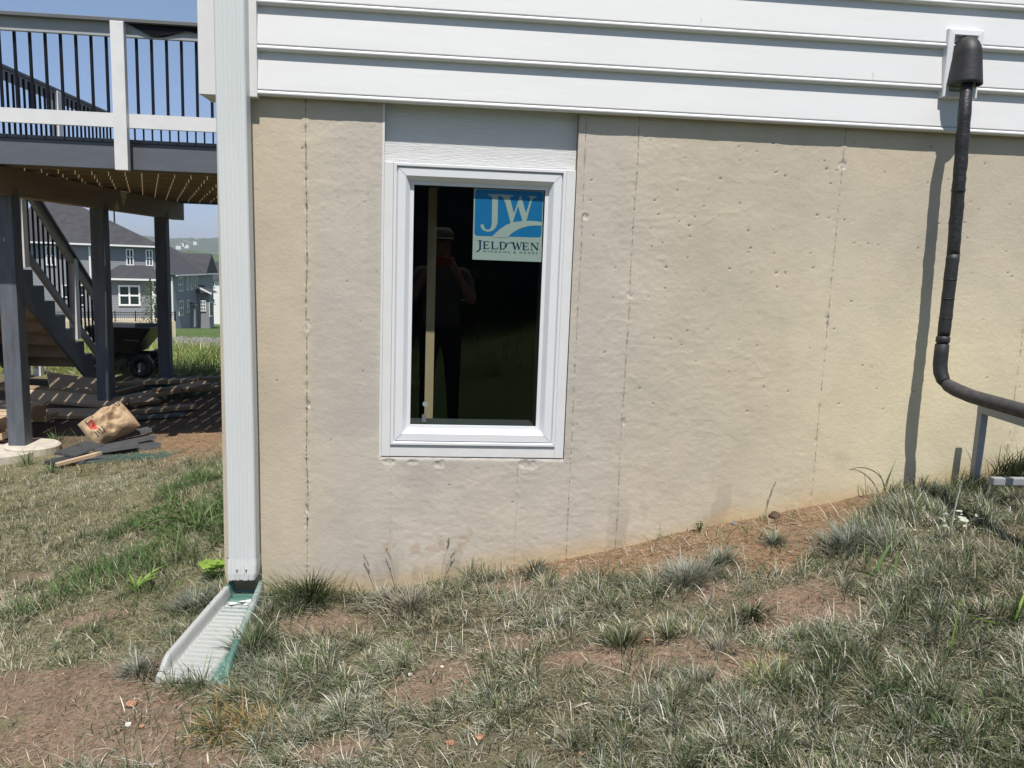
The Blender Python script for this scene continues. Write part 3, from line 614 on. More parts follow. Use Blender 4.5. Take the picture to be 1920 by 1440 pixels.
def rail(x0, y0, x1, y1, name=''):
    dx, dy = x1-x0, y1-y0; L = math.hypot(dx, dy); T = Matrix.Translation((x0, y0, 0)) @ Matrix.Rotation(math.atan2(dy, dx), 4, 'Z')
    b = MB(); b.box(0, L, -.06, .06, RZ-.028, RZ, T); b.build('rail_cap', M['railcap'], deck, bevel=.003)
    b = MB(); b.box(0, L, -.02, .018, RZ-.125, RZ-.0285, T); b.build('top_rail', M['railgrey'], deck)
    b = MB(); b.box(0, L, -.02, .018, DZ+.08, DZ+.185, T); b.build('bottom_rail', M['deckwhite'], deck)
    n = int(L/.108)
    bp = None
    for i in range(n):
        xx = (i+.5)*L/n; m_ = MB(); m_.box(xx-.009, xx+.009, .019, .037, DZ+.084, RZ-.05, T); m_.build('baluster', M['baluster'], deck)
rail(DX0, DY0-.045, -.95, DY0-.045); rail(DX0+.02, DY1-.05, -.95, DY1-.05); rail(DX0+.02, DY1-.12, DX0+.02, 4.9)
px_ = -2.485
b = MB(); b.box(px_, px_+.098, DY0-.125, DY0-.0665, .60, RZ-.0285); b.build('rail_post', M['deckwhite'], deck, bevel=.004)
b = MB(); b.box(DX0, DX0+.09, 6.25, 6.34, DZ, RZ-.03); b.build('rail_post', M['deckwhite'], deck, bevel=.004)
b = MB(); pl = [(-2.38, RZ-.03), (-1.5, RZ-.03), (-1.5, RZ-.085), (-1.75, RZ-.08), (-1.95, RZ-.065), (-2.12, RZ-.115), (-2.2, RZ-.118), (-2.3, RZ-.07)]
b.prism(pl, lambda a, z, d: (a, d+.01*math.sin(a*20), z), DY0-.075, DY0-.0735); b.build('loose_film', M['baluster'], deck)
# stairs beyond the deck, going down away from the camera
stairs = thing('deck_stairs', 'wooden stairs with grey rail going down behind the deck posts', 'stairs', (-4.9, 7.2, -1.75))
SX0, SX1 = -5.45, -4.50; SY0, RUN, RISE = 4.70, .245, .184; NST = 13
for xs0 in (SX0, SX1-.045):
    poly = [(SY0, DZ-.05)]
    for k in range(NST):
        zz = DZ-RISE*(k+1); poly += [(SY0+RUN*k, zz), (SY0+RUN*(k+1), zz)]
    poly += [(SY0+RUN*NST, DZ-RISE*(NST+1)), (SY0+RUN*NST-.02, -1.76), (SY0+RUN*(NST-1.2), -1.76), (SY0, DZ-.52)]
    b = MB(); V = [(xs0, a, z) for a, z in poly]+[(xs0+.045, a, z) for a, z in poly]; n = len(poly)
    bm = bmesh.new(); vs_ = [bm.verts.new(v) for v in V[:n]]; f = bm.faces.new(vs_); r = bmesh.ops.extrude_face_region(bm, geom=[f])
    for e in r['geom']:
        if isinstance(e, bmesh.types.BMVert): e.co.x += .045
    bmesh.ops.triangulate(bm, faces=bm.faces[:]); bmesh.ops.recalc_face_normals(bm, faces=bm.faces[:]); bm.verts.index_update()
    b.add([v.co[:] for v in bm.verts], [tuple(v.index for v in ff.verts) for ff in bm.faces]); bm.free(); b.build('stringer', M['slate'], stairs)
for k in range(NST-1):
    zz = DZ-RISE*(k+1); b = MB(); b.box(SX0+.046, SX1-.046, SY0+RUN*k-.01, SY0+RUN*(k+1), zz-.03, zz-.0005); b.build('tread', M['lumber'], stairs); b = MB(); b.box(SX0+.047, SX1-.047, SY0+RUN*(k+1)-.025, SY0+RUN*(k+1)-.002, zz-RISE, zz-.031); b.build('riser', M['lumber'], stairs)
def slopebar(name, mat_, x0, x1, y0, y1, off, th):
    s = -RISE/RUN; z0 = DZ+s*(y0-SY0)+off; z1 = DZ+s*(y1-SY0)+off; b = MB()
    b.add([(x, y, z+d) for x in (x0, x1) for y, z in ((y0, z0), (y1, z1)) for d in (0, th)], [(0, 1, 3, 2), (4, 6, 7, 5), (0, 4, 5, 1), (2, 3, 7, 6), (0, 2, 6, 4), (1, 5, 7, 3)]); return b.build(name, mat_, stairs)
for xr in (SX1-.02, SX0+.02):
    slopebar('hand_rail', M['railgrey'], xr-.02, xr+.03, 4.9, 8.15, .80, .11); slopebar('rail_cap', M['railcap'], xr-.06, xr+.06, 4.9, 8.18, .912, .03); slopebar('lower_rail', M['railgrey'], xr-.02, xr+.025, 4.9, 8.1, .06, .10)
    if xr > -5:
        for k in range(28):
            yy = 5.0+k*.112; z = DZ-RISE/RUN*(yy-SY0); b = MB(); b.box(xr-.04, xr-.022, yy-.009, yy+.009, z+.1, z+.85); b.build('baluster', M['baluster'], stairs)
    for yy in (6.0, 7.2, 8.15):
        z = DZ-RISE/RUN*(yy-SY0); b = MB(); b.box(xr-.045, xr+.05, yy-.05, yy+.05, z-.10 if yy < 8 else -1.75, z+.90); b.build('stair_post', M['deckwhite'], stairs)
# ------------------------------------------------------------------ things under the deck
def zg(x, y): return float(H(x, y))
def board(name, lab, cat, x, y, z, L, W, T, rz, m, tilt=0, roll=0, group=None):
    b = MB(); Mx = Matrix.Rotation(rz, 4, 'Z') @ Matrix.Rotation(tilt, 4, 'Y') @ Matrix.Rotation(roll, 4, 'X')
    b.box(-L/2, L/2, -W/2, W/2, 0, T, Mx); o = b.build(name, m, None, bevel=.003); o.location = (x, y, z); tag(o, lab, cat, group); return o
D2 = math.radians
GB = 'lumber offcuts under the deck'
board('plywood_sheet', 'square plywood offcut propped on the boards under the deck', 'plywood', -4.02, 6.0, -1.56, .55, .50, .018, D2(35), M['lumber2'], D2(12), D2(24), GB)
board('lumber_board', 'long lumber board lying lowest and nearest under the deck', 'board', -3.95, 5.35, -1.74, 1.0, .19, .04, D2(3), M['lumber2'], 0, D2(14), GB)
board('lumber_board', 'lumber board lying across the lowest board under the deck', 'board', -3.9, 5.62, -1.63, 1.15, .20, .04, D2(-8), M['lumber2'], D2(3), D2(20), GB)
board('lumber_board', 'lumber board at the top of the pile under the deck', 'board', -4.2, 5.8, -1.57, 1.3, .14, .04, D2(-4), M['lumber'], D2(2), D2(5), GB)
board('lumber_board', 'weathered board lying right of the middle deck post', 'board', -3.2, 6.35, -1.66, 1.1, .16, .04, D2(42), M['lumber2'], D2(-6), D2(10), GB)
board('lumber_board', 'dark board on edge behind the middle deck post', 'board', -3.7, 6.7, -1.62, 1.5, .14, .04, D2(6), M['lumber'], D2(-3), 0, GB)
board('lumber_board', 'flat brown board lying in the shade right of the middle post', 'board', -3.0, 5.62, -1.73, .75, .16, .035, D2(24), M['lumber'], D2(-3), 0, GB)
pal = thing('wooden_pallet', 'sunlit wooden pallet at the left edge behind the front post', 'pallet', (-4.2, 4.5, -1.75))
for k in range(5):
    b = MB(); b.box(-4.75, -3.80, 3.95+k*.2, 4.09+k*.2, -1.53, -1.505); b.build('slat', M['lumber2'], pal)
for xx in (-4.7, -4.3, -3.86):
    b = MB(); b.box(xx-.02, xx+.02, 3.95, 4.9, -1.64, -1.531); b.build('runner', M['lumber2'], pal)
b = MB()
for k in range(3): b.box(-4.75, -3.8, 4.0+k*.4, 4.1+k*.4, -1.70, -1.6405)
b.build('lower_slat', M['lumber2'], pal)
# dump cart
ct = thing('garden_cart', 'black garden dump cart standing behind the deck posts', 'garden cart', (-4.3, 8.4, -1.75))
b = MB(); c0, c1, y0, y1 = -4.78, -3.90, 8.05, 8.85
V = [(c0+.16, y0+.14, -1.42), (c1-.28, y0+.14, -1.42), (c1-.28, y1-.14, -1.42), (c0+.16, y1-.14, -1.42), (c0, y0, -1.05), (c1, y0, -1.05), (c1, y1, -1.05), (c0, y1, -1.05), (c0+.03, y0+.03, -1.05), (c1-.03, y0+.03, -1.05), (c1-.03, y1-.03, -1.05), (c0+.03, y1-.03, -1.05), (c0+.18, y0+.16, -1.39), (c1-.3, y0+.16, -1.39), (c1-.3, y1-.16, -1.39), (c0+.18, y1-.16, -1.39)]
b.add(V, [(3, 2, 1, 0), (0, 1, 5, 4), (1, 2, 6, 5), (2, 3, 7, 6), (3, 0, 4, 7), (4, 5, 9, 8), (5, 6, 10, 9), (6, 7, 11, 10), (7, 4, 8, 11), (8, 9, 13, 12), (9, 10, 14, 13), (10, 11, 15, 14), (11, 8, 12, 15), (12, 13, 14, 15)])
b.build('tub', M['cart'], ct, bevel=.02)
b = MB(); b.box(-4.66, -4.0, 8.25, 8.29, -1.50, -1.43); b.box(-4.66, -4.0, 8.6, 8.64, -1.50, -1.43); b.tube([(-4.05, 8.1, -1.58), (-4.05, 8.8, -1.58)], .012, 8); b.tube([(-4.6, 8.1, -1.58), (-4.6, 8.8, -1.58)], .012, 8); b.tube([(-4.05, 8.27, -1.45), (-4.05, 8.27, -1.58)], .015, 8); b.tube([(-4.6, 8.27, -1.45), (-4.6, 8.27, -1.58)], .015, 8); b.build('chassis', M['cart'], ct)
for xx in (-4.05, -4.6):
    for yy in (8.10, 8.80):
        b = MB(); b.lathe([(.06, -.03), (.15, -.035), (.165, -.02), (.165, .02), (.15, .035), (.06, .03), (.06, -.03)], Matrix.Translation((xx, yy, -1.585)) @ Matrix.Rotation(math.pi/2, 4, 'X'), 20)
        w_ = b.build('wheel', M['cart'], ct, smooth=True); b = MB(); b.lathe([(0, -.02), (.06, -.02), (.06, .02), (0, .02)], Matrix.Translation((xx, yy, -1.585)) @ Matrix.Rotation(math.pi/2, 4, 'X'), 14); b.build('hub', M['rubble'], w_)
# the label strip on the tub is an unreadable pale line
b = MB(); q0 = aty(231, 662, 8.04); b.box(q0[0], q0[0]+.20, 8.075, 8.078, -1.235, -1.222); b.build('tub_lettering', M['rubble'], ct)
# corrugated drain scraps and the paper bag
GC = 'grey corrugated drain scraps under the paper bag'
def corrug(lab, x, y, z, L, W, rz, tilt, amp=.012, n=8, curve=0):
    Mx = Matrix.Translation((x, y, z)) @ Matrix.Rotation(rz, 4, 'Z') @ Matrix.Rotation(tilt, 4, 'Y'); nx = n*6+1; ny = 7; V = []
    for i in range(nx):
        for j in range(ny):
            u_ = i/(nx-1); w_ = j/(ny-1)-.5; V.append(Mx @ Vector((w_*L, (u_-.5)*W, amp*(1 if math.sin(u_*n*2*math.pi) > 0 else -1)+amp+curve*(.25-w_*w_))))
    b = MB(); b.add(V, [(i*ny+j, i*ny+j+1, (i+1)*ny+j+1, (i+1)*ny+j) for i in range(nx-1) for j in range(ny-1)]); o = b.build('drain_scrap', M['corr']); s_ = o.modifiers.new('t', 'SOLIDIFY'); s_.thickness = .006
    tag(o, lab, 'drain scrap', GC)
corrug('grey ribbed plastic panel lying left of the paper bag', -2.98, 3.60, -1.68, .30, .24, D2(62), D2(-8), .009, 7)
corrug('corrugated grey plastic scrap under the left end of the bag', -2.93, 3.45, -1.745, .40, .22, D2(20), D2(2), .010, 7)
corrug('corrugated grey plastic scrap lying nearest below the bag', -2.68, 3.52, -1.735, .42, .20, D2(30), D2(2), .010, 6)
corrug('upper corrugated length at the right of the bag', -2.74, 3.95, -1.70, .50, .16, D2(48), D2(-3), .013, 3)
corrug('lower corrugated length at the right of the bag', -2.66, 3.86, -1.735, .50, .14, D2(50), D2(0), .013, 3)
corrug('corrugated black scrap in the shade behind the bag', -2.98, 5.25, -1.73, .7, .14, D2(28), 0, .012, 4)
corrug('ribbed black panel poking out left of the wooden stake', -2.98, 3.42, -1.735, .34, .22, D2(75), D2(3), .014, 6)
corrug('short corrugated scrap on top of the pile right of the stake', -2.70, 3.66, -1.685, .34, .15, D2(24), D2(-5), .016, 4)
corrug('long corrugated length highest at the right of the bag', -2.78, 4.05, -1.665, .45, .12, D2(42), D2(-6), .018, 2)
corrug('corrugated length curling to the right edge of the pile', -2.60, 3.78, -1.735, .42, .12, D2(38), D2(1), .017, 2)
for k, (x_, y_, L_, a_, lab_) in enumerate(((-3.75, 6.25, .9, 62, 'narrow offcut standing steeply across the pile under the deck'), (-4.15, 5.15, .7, -20, 'short plank resting on the near edge of the pile under the deck'), (-3.1, 6.9, 1.2, 12, 'thin plank lying flat near the far deck post'), (-3.3, 5.95, .5, 70, 'stubby block lying beside the middle deck post'), (-2.95, 6.5, .8, 30, 'grey plank in the shade right of the green netting'))):
    board('lumber_board', lab_, 'board', x_, y_, zg(x_, y_)+.05+.05*(k % 3), L_, .09+.03*(k % 2), .04, D2(a_), M['lumber2' if k % 2 else 'lumber'], D2((k*7) % 11-5), D2((k*13) % 20), GB)
# paper bag: pillow shape with creases
def pillow(name, L, W, T, mat_, Mx, seed=0, par=None):
    nx, ny = 46, 30; V = []; F = []
    for side in (1, -1):
        for i in range(nx):
            for j in range(ny):
                u_ = i/(nx-1)*2-1; w_ = j/(ny-1)*2-1; e = max(0, (1-abs(u_)**4.0)*(1-abs(w_)**3.2)); h = T*.5*e**.5
                h *= .62+.38*math.cos((u_-.2)*1.1)+.28*math.exp(-((u_*1.0-w_*.9-.15)/.16)**2); h += T*(float(fbm(np.array(u_*2.1+seed), np.array(w_*2.1), 3, seed+3))-.5)*.62*e+T*.22*e*(abs((u_*1.3+w_*.8+.3) % 1-.5)-.25)
                V.append(Mx @ Vector((u_*L/2*(1-.03*w_*w_), w_*W/2*(1-.09*(1-abs(u_))**.5*0-.05*math.cos(u_*3)), side*h)))
    for s_ in (0, 1):
        o_ = s_*nx*ny
        for i in range(nx-1):
            for j in range(ny-1):
                q = (o_+i*ny+j, o_+(i+1)*ny+j, o_+(i+1)*ny+j+1, o_+i*ny+j+1); F.append(q if s_ == 0 else q[::-1])
    b = MB(); b.add(V, F); return b.build(name, mat_, par, smooth=True)
bagT = Matrix.Translation((-2.88, 3.98, -1.545)) @ Matrix.Rotation(D2(38), 4, 'Z') @ Matrix.Rotation(D2(-24), 4, 'Y') @ Matrix.Rotation(D2(36), 4, 'X')
bag = thing('paper_bag', 'crumpled brown paper sack with red and black print lying on drain scraps', 'bag', (-2.86, 4.02, -1.7))
pillow('sack', .41, .31, .24, M['bag'], bagT, 2, bag)
def onbag(x0, x1, y0, y1, mi_, name, h=.112):
    b = MB(); nn = 8
    V = [bagT @ Vector((x0+(x1-x0)*i/nn, y0+(y1-y0)*j/nn, 0)) for i in range(nn+1) for j in range(nn+1)]
    b.add(V, [(i*(nn+1)+j, (i+1)*(nn+1)+j, (i+1)*(nn+1)+j+1, i*(nn+1)+j+1) for i in range(nn) for j in range(nn)]); o = b.build(name, mi_, bag)
    return o
bpy.context.view_layer.update()
sk = [o for o in bag.children if o.name.startswith('sack')][0]
def decal(rects, mat_, name):
    b = MB(); nrm = (bagT.to_3x3() @ Vector((0, 0, 1))).normalized()
    from mathutils.bvhtree import BVHTree
    me = sk.data; bv = BVHTree.FromPolygons([v.co for v in me.vertices], [tuple(p.vertices) for p in me.polygons])
    for x0, x1, y0, y1 in rects:
        nn = 6; V = []
        for i in range(nn+1):
            for j in range(nn+1):
                p_ = bagT @ Vector((x0+(x1-x0)*i/nn, y0+(y1-y0)*j/nn, .4)); h_ = bv.ray_cast(p_, -nrm); V.append((h_[0]+nrm*.0015) if h_[0] is not None else p_-nrm*.35)
        b.add(V, [(i*(nn+1)+j, (i+1)*(nn+1)+j, (i+1)*(nn+1)+j+1, i*(nn+1)+j+1) for i in range(nn) for j in range(nn)])
    b.build(name, mat_, bag)
decal([(-.155, -.105, -.04, .05)], M['red'], 'red_print')
decal([(-.155, -.085, .055, .061), (-.155, -.085, .088, .094), (-.155, -.149, .055, .094), (-.091, -.085, .055, .094), (-.15, -.143, -.12, -.06), (-.132, -.125, -.11, -.07), (-.115, -.108, -.12, -.06), (-.095, -.065, -.085, -.078), (-.09, -.083, -.12, -.06), (.10, .155, .09, .098), (.10, .108, .055, .098), (.10, .155, .05, .058), (.148, .155, .055, .098)], M['ink'], 'black_print')
b = MB(); b.prism([(-.17, -.016), (.13, -.018), (.19, 0), (.13, .018), (-.17, .016)], lambda a, c_, d: (a, c_, d), 0, .03)
o = b.build('wooden_stake', M['lumber2'], None, bevel=.003); o.matrix_world = Matrix.Translation((-2.86, 3.30, -1.70)) @ Matrix.Rotation(D2(44), 4, 'Z') @ Matrix.Rotation(D2(-7), 4, 'Y'); tag(o, 'pale wooden stake leaning on the drain scraps below the bag', 'stake')
# green netting clumps
def netting(name, x, y, rx, ry, h, n, lab):
    b = MB()
    for k in range(n):
        a = random.uniform(0, 6.28); r = random.random()**.5; cx, cy = x+rx*r*math.cos(a), y+ry*r*math.sin(a); pts = []; d = random.uniform(0, 6.28)
        z = zg(cx, cy)
        for i in range(6):
            cx += .035*math.cos(d); cy += .035*math.sin(d); d += random.uniform(-.7, .7); rr2 = ((cx-x)/rx)**2+((cy-y)/ry)**2; pts.append((cx, cy, z+max(.004, h*(1-min(1, rr2))*random.random())))
        b.tube(pts, .0016, 3, cap=False)
    tag(b.build(name, M['netting']), lab, 'netting')
netting('green_netting', -3.42, 6.9, .55, .5, .16, 700, 'green plastic netting heaped in shade beside the middle post')
netting('green_netting', -2.42, 3.42, .30, .14, .03, 220, 'pale green netting trailing on the grass right of the drain scraps')

# ------------------------------------------------------------------ far houses
class Fr:
    def __init__(s, u, v, y, ang): s.O = Vector(aty(u, v, y)); s.e = Vector((math.cos(ang), math.sin(ang), 0)); s.n = Vector((math.sin(ang), -math.cos(ang), 0))
    def px(s, u, v, d=0):
        r = Vector(ray(u, v)); c = Vector(CC); P0 = s.O+s.n*d; t = (P0-c).dot(s.n)/r.dot(s.n); q = c+r*t-s.O; return q.dot(s.e), q.z
    @staticmethod
    def at(P, ang):
        f = Fr.__new__(Fr); f.O = Vector(P); f.e = Vector((math.cos(ang), math.sin(ang), 0)); f.n = Vector((math.sin(ang), -math.cos(ang), 0)); return f
    def P(s, a, h, d): return s.O+s.e*a+Vector((0, 0, h))+s.n*d
    def box(s, b, a0, a1, h0, h1, d0, d1, mi=None):
        V = [s.P(a, h, d) for h in (h0, h1) for a, d in ((a0, d1), (a1, d1), (a1, d0), (a0, d0))]
        b.add(V, [(3, 2, 1, 0), (4, 5, 6, 7), (0, 1, 5, 4), (1, 2, 6, 5), (2, 3, 7, 6), (3, 0, 4, 7)], mi)
def far_window(fr, u0, v0, u1, v1, par, d=0, cols=2, rows=2, t=.09):
    a0, h1 = fr.px(u0, v0, d); a1, h0 = fr.px(u1, v1, d); b = MB()
    for c in range(cols+1):
        x = a0+(a1-a0)*c/cols; fr.box(b, x-t/2, x+t/2, h0, h1, d+.005, d+.07)
    for r_ in range(rows+1):
        z = h0+(h1-h0)*r_/rows; fr.box(b, a0-t/2-.003, a1+t/2+.003, z-t/2, z+t/2, d+.004, d+.075)
    f = b.build('window', M['hwhite'], par); b = MB(); fr.box(b, a0, a1, h0, h1, d+.003, d+.03); b.build('pane', M['pane'], f)
def hiproof(fr, b, a0, a1, h, d0, d1, rise, hipl, hipr, ov=.4):
    a0 -= ov; a1 += ov; d0 -= ov; d1 += ov; dm = (d0+d1)/2
    V = [fr.P(a0, h, d1), fr.P(a1, h, d1), fr.P(a1, h, d0), fr.P(a0, h, d0), fr.P(a0+hipl, h+rise, dm), fr.P(a1-hipr, h+rise, dm)]
    b.add(V, [(0, 1, 5, 4), (1, 2, 5), (2, 3, 4, 5), (3, 0, 4), (3, 2, 1, 0)])
# house with the hipped roof
f1 = Fr(208, 600, 60, D2(22)); h1 = thing('far_house', 'grey two storey house with hipped roof and patio fence', 'house', tuple(f1.O))
aL, _ = f1.px(40, 600); aR, _ = f1.px(299, 600); _, hE = f1.px(208, 458); _, hB = f1.px(208, 640)
b = MB(); f1.box(b, aL, aR, hB-1, hE, -10, 0); b.build('wall', M['sidegrey'], h1)
b = MB(); hiproof(f1, b, aL, aR, hE, -10, 0, 3.5, 1.5, 6.8); rf = b.build('roof', M['roof'], h1)
b = MB()
for uu, vv in ((137, 402), (215, 425)):
    a_, _ = f1.px(uu, vv, -4); f1.box(b, a_-.06, a_+.06, hE+1.5, hE+3.3-(.6 if uu > 200 else 0), -4.1, -3.98)
b.build('vent_pipe', M['ink'], rf)
b = MB(); f1.box(b, aL-.4, aR+.4, hE-.13, hE-.005, .38, .5); b.build('gutter', M['hwhite'], h1)
b = MB(); a_, _ = f1.px(169, 500); f1.box(b, a_-.06, a_+.06, hB, hE-.22, .02, .14); a_, _ = f1.px(287, 560, 2.5); f1.box(b, a_-.06, a_+.06, -.5, 3.2, 2.53, 2.65); b.build('downspout', M['hwhite'], h1)
a0, hl1 = f1.px(208, 522, 2.5); _, hl0 = f1.px(208, 640, 2.5); _, ht = f1.px(250, 497, .02)
b = MB(); f1.box(b, a0-.5, aR-.5, hl0, hl1, .005, 2.5); b.build('ground_floor_wall', M['sidegrey'], h1)
b = MB(); b.add([f1.P(a0-.8, hl1, 2.9), f1.P(aR, hl1, 2.9), f1.P(aR-.4, ht, .01), f1.P(a0-.2+.9, ht, .01), f1.P(a0-.8, hl1, .01), f1.P(aR, hl1, .01)], [(0, 1, 2, 3), (0, 3, 4), (1, 5, 2), (4, 5, 1, 0)]); b.build('lean_to_roof', M['roof'], h1)
b = MB(); f1.box(b, a0-.8, aR, hl1-.10, hl1+.03, 2.905, 3.0); b.build('gutter', M['hwhite'], h1)
far_window(f1, 237, 467.5, 250, 497, h1); far_window(f1, 274, 469, 286, 498, h1); far_window(f1, 223, 536, 262, 572, h1, 2.5, t=.12); far_window(f1, 289, 538, 302, 570, h1, 2.5, 1, 2)
far_window(f1, 86, 462, 104, 497, h1); far_window(f1, 117, 535, 128, 557, h1, 0, 1, 1); far_window(f1, 148, 535, 158, 572, h1, 0, 1, 2)
f1b = f1; pa0, pt = f1.px(180, 600, 5.5); pa1, _ = f1.px(329, 600, 5.5); _, pb = f1.px(208, 640, 5.5); _, pt = f1.px(250, 603, 5.5)
b = MB(); f1.box(b, pa0-4, pa1, pb, pt, 2.51, 5.5); pw = b.build('patio_wall', M['tan'], h1)
fe = thing('patio_fence', 'black metal picket fence on the tan patio wall of the far house', 'fence', tuple(f1.P(pa0, pt, 5.4)))
_, ftop = f1.px(250, 585, 5.4)
b = MB(); f1.box(b, pa0-4, pa1, ftop-.04, ftop, 5.36, 5.41); f1.box(b, pa0-4, pa1, ftop-.2, ftop-.17, 5.36, 5.41); f1.box(b, pa0-4, pa1, pt+.08, pt+.11, 5.36, 5.41); b.build('rail', M['baluster'], fe)
b = MB(); x = pa0-4
while x < pa1: f1.box(b, x, x+.02, pt+.08, ftop, 5.375, 5.395); x += .12
pk = b.build('picket', M['baluster'], fe); pk['kind'] = 'stuff'
x = pa0-4
while x < pa1+.1:
    b = MB(); f1.box(b, x-.04, x+.04, pt+.002, ftop+.06, 5.34, 5.42); b.build('fence_post', M['baluster'], fe); x += (pa1-pa0+4)/7
# second house, its right hand wall running away
yA = 82; xw = float(aty(327, 560, yA)[0]); f2 = Fr(327, 612, yA, D2(88)); h2 = thing('far_house', 'grey house with bay bump out and long roof beyond the patio house', 'house', tuple(f2.O))
aE, _ = f2.px(400, 560); _, hE2 = f2.px(327, 515); _, hB2 = f2.px(327, 640)
b = MB(); f2.box(b, 0, aE, hB2-2, hE2, -10, 0); b.build('wall', M['sidegrey2'], h2)
b = MB(); f2.box(b, 0.0, .01, 0, 0.01, 0, .01); 
b = MB(); dm = -5; ov = .45; rr_ = 2.9
V = [f2.P(-ov, hE2, ov), f2.P(aE+ov, hE2, ov), f2.P(aE+ov, hE2+rr_, dm), f2.P(-ov+3, hE2+rr_, dm), f2.P(-ov, hE2, -10-ov), f2.P(aE+ov, hE2, -10-ov)]
b.add(V, [(0, 1, 2, 3), (3, 2, 5, 4), (0, 3, 4), (1, 5, 2), (4, 5, 1, 0)])
g0, gh = f2.px(383, 478, -1.5); b.add([f2.P(aE-4, hE2, ov+.05), f2.P(aE+.3, hE2, ov+.05), f2.P(aE-1.8, hE2+2.2, ov+.05), f2.P(aE-1.8, hE2+2.2, -4)], [(0, 1, 2), (0, 2, 3), (1, 3, 2)])
b.build('roof', M['roof'], h2)
b = MB(); f2.box(b, -ov, aE+ov, hE2-.14, hE2-.005, ov-.02, ov+.08); f2.box(b, -.14, -.003, hB2, hE2-.2, -.16, -.02); b.build('gutter', M['hwhite'], h2)
for w_ in ((334, 521, 342, 545, 2, 2), (349.5, 520, 353, 543, 1, 1), (357, 519.5, 361, 542, 1, 1), (365, 519, 369, 541, 1, 1), (335, 565, 343, 590, 2, 2), (350.5, 563, 354, 585, 1, 2)): far_window(f2, *w_[:4], h2, 0, w_[4], w_[5])
ba0, _ = f2.px(371, 590); ba1, _ = f2.px(401, 590, 1.25); _, bh = f2.px(380, 549, .6); _, bb = f2.px(380, 606, .6)
b = MB(); f2.box(b, ba0, ba1, bb-.6, bh, .003, 1.25); bw = b.build('bay', M['sidegrey2'], h2)
b = MB(); b.add([f2.P(ba0-.5, bh, 1.7), f2.P(ba1+.3, bh, 1.7), f2.P(ba1+.3, bh+.8, .004), f2.P(ba0-.5, bh+.8, .004), f2.P(ba0-.5, bh, .004), f2.P(ba1+.3, bh, .004)], [(0, 1, 2, 3), (0, 3, 4), (1, 5, 2), (0, 4, 5, 1)]); b.build('bay_roof', M['roof'], bw)
b = MB(); b.add([f2.P(ba0-.52, bh-.16, 1.72), f2.P(ba0-.52, bh+.02, 1.72), f2.P(ba0-.52, bh+.84, .004), f2.P(ba0-.52, bh+.62, .004), f2.P(ba0-.45, bh-.16, 1.72), f2.P(ba0-.45, bh+.02, 1.72), f2.P(ba0-.45, bh+.84, .004), f2.P(ba0-.45, bh+.62, .004)], [(0, 1, 2, 3), (4, 7, 6, 5), (0, 4, 5, 1), (0, 3, 7, 4)]); b.build('rake_board', M['hwhite'], bw)
f2b = Fr.at(f2.P(ba0, 0, 0), D2(-2)); far_window(f2b, 376.5, 564, 385.5, 583, h2, .03, 2, 3, .1); far_window(f2, 392, 567, 399, 592, h2, 1.25, 1, 1)
s0, _ = f2.px(357.5, 590); s1, _ = f2.px(367, 590, .5); _, sh_ = f2.px(362, 573, .3); _, sl = f2.px(362, 603, .3)
b = MB(); f2.box(b, s0, s1, sl-.6, sh_, .003, .5); b.build('porch_box', M['sidegrey2'], h2); b = MB(); b.add([f2.P(s0-.2, sh_, .8), f2.P(s1+.2, sh_, .8), f2.P(s1+.2, sh_+.35, .004), f2.P(s0-.2, sh_+.35, .004)], [(0, 1, 2, 3)]); so = b.build('porch_roof', M['roof'], h2); so.modifiers.new('s', 'SOLIDIFY').thickness = .1
# white house
f3 = Fr(395, 575, 112, D2(10)); h3 = thing('far_house', 'white house with dark roof at the right of the far houses', 'house', tuple(f3.O))
a1_, _ = f3.px(425, 575); _, hE3 = f3.px(400, 524)
b = MB(); f3.box(b, -3, a1_, -3, hE3, -9, 0); b.build('wall', M['sidewhite'], h3)
b = MB(); hiproof(f3, b, -3, a1_, hE3, -9, 0, 2.4, .2, .2); b.build('roof', M['roof'], h3); far_window(f3, 398, 527, 402.5, 538, h3, 0, 1, 2, .12); far_window(f3, 399, 560, 403, 569, h3, 0, 1, 1, .12)
# far wooded hills with a few white houses on them
def hill(name, lab, y0, depth, ztop, x0, x1, amp, seed, col, colv):
    xs = np.linspace(x0, x1, 420); ts = np.linspace(0, 1, 60)
    def fn(X, T):
        ridge = ztop(X)+amp*(fbm(X/18., X*0, 4, seed)-.5)*2; base = -30-0*X
        Z = base+(ridge-base)*ss(T*1.4)+amp*1.1*(fbm(X/7., T*30, 3, seed+2)-.5)*(T > .05); return np.stack([X, y0+T*depth+amp*2*(fbm(X/9, T*25, 2, seed+5)-.5), Z], -1)
    m_ = mat(name+'_canopy', col, .95, .4, colv, 0); o = gridmesh(name, xs, ts, fn, m_, smooth=False); tag(o, lab, 'woods', kind='stuff'); return o
hill('near_woods', 'mid distance belt of green woodland below the hill', 420, 160, lambda X: np.interp(X, [-400, -200, -150, -110, 0], [4, 1, -3, -8, -12]), -420, 60, 4.5, 3, (.055, .085, .028), .05)
hill('hill', 'far hazy wooded hill on the horizon', 1250, 400, lambda X: np.interp(X, [-1400, -800, -480, -380, -330, 0], [20, 18, 24, 26, 30, 32]), -1500, 200, 5, 8, (.04, .065, .035), .02)
gh_ = 'small white houses on the far hill'
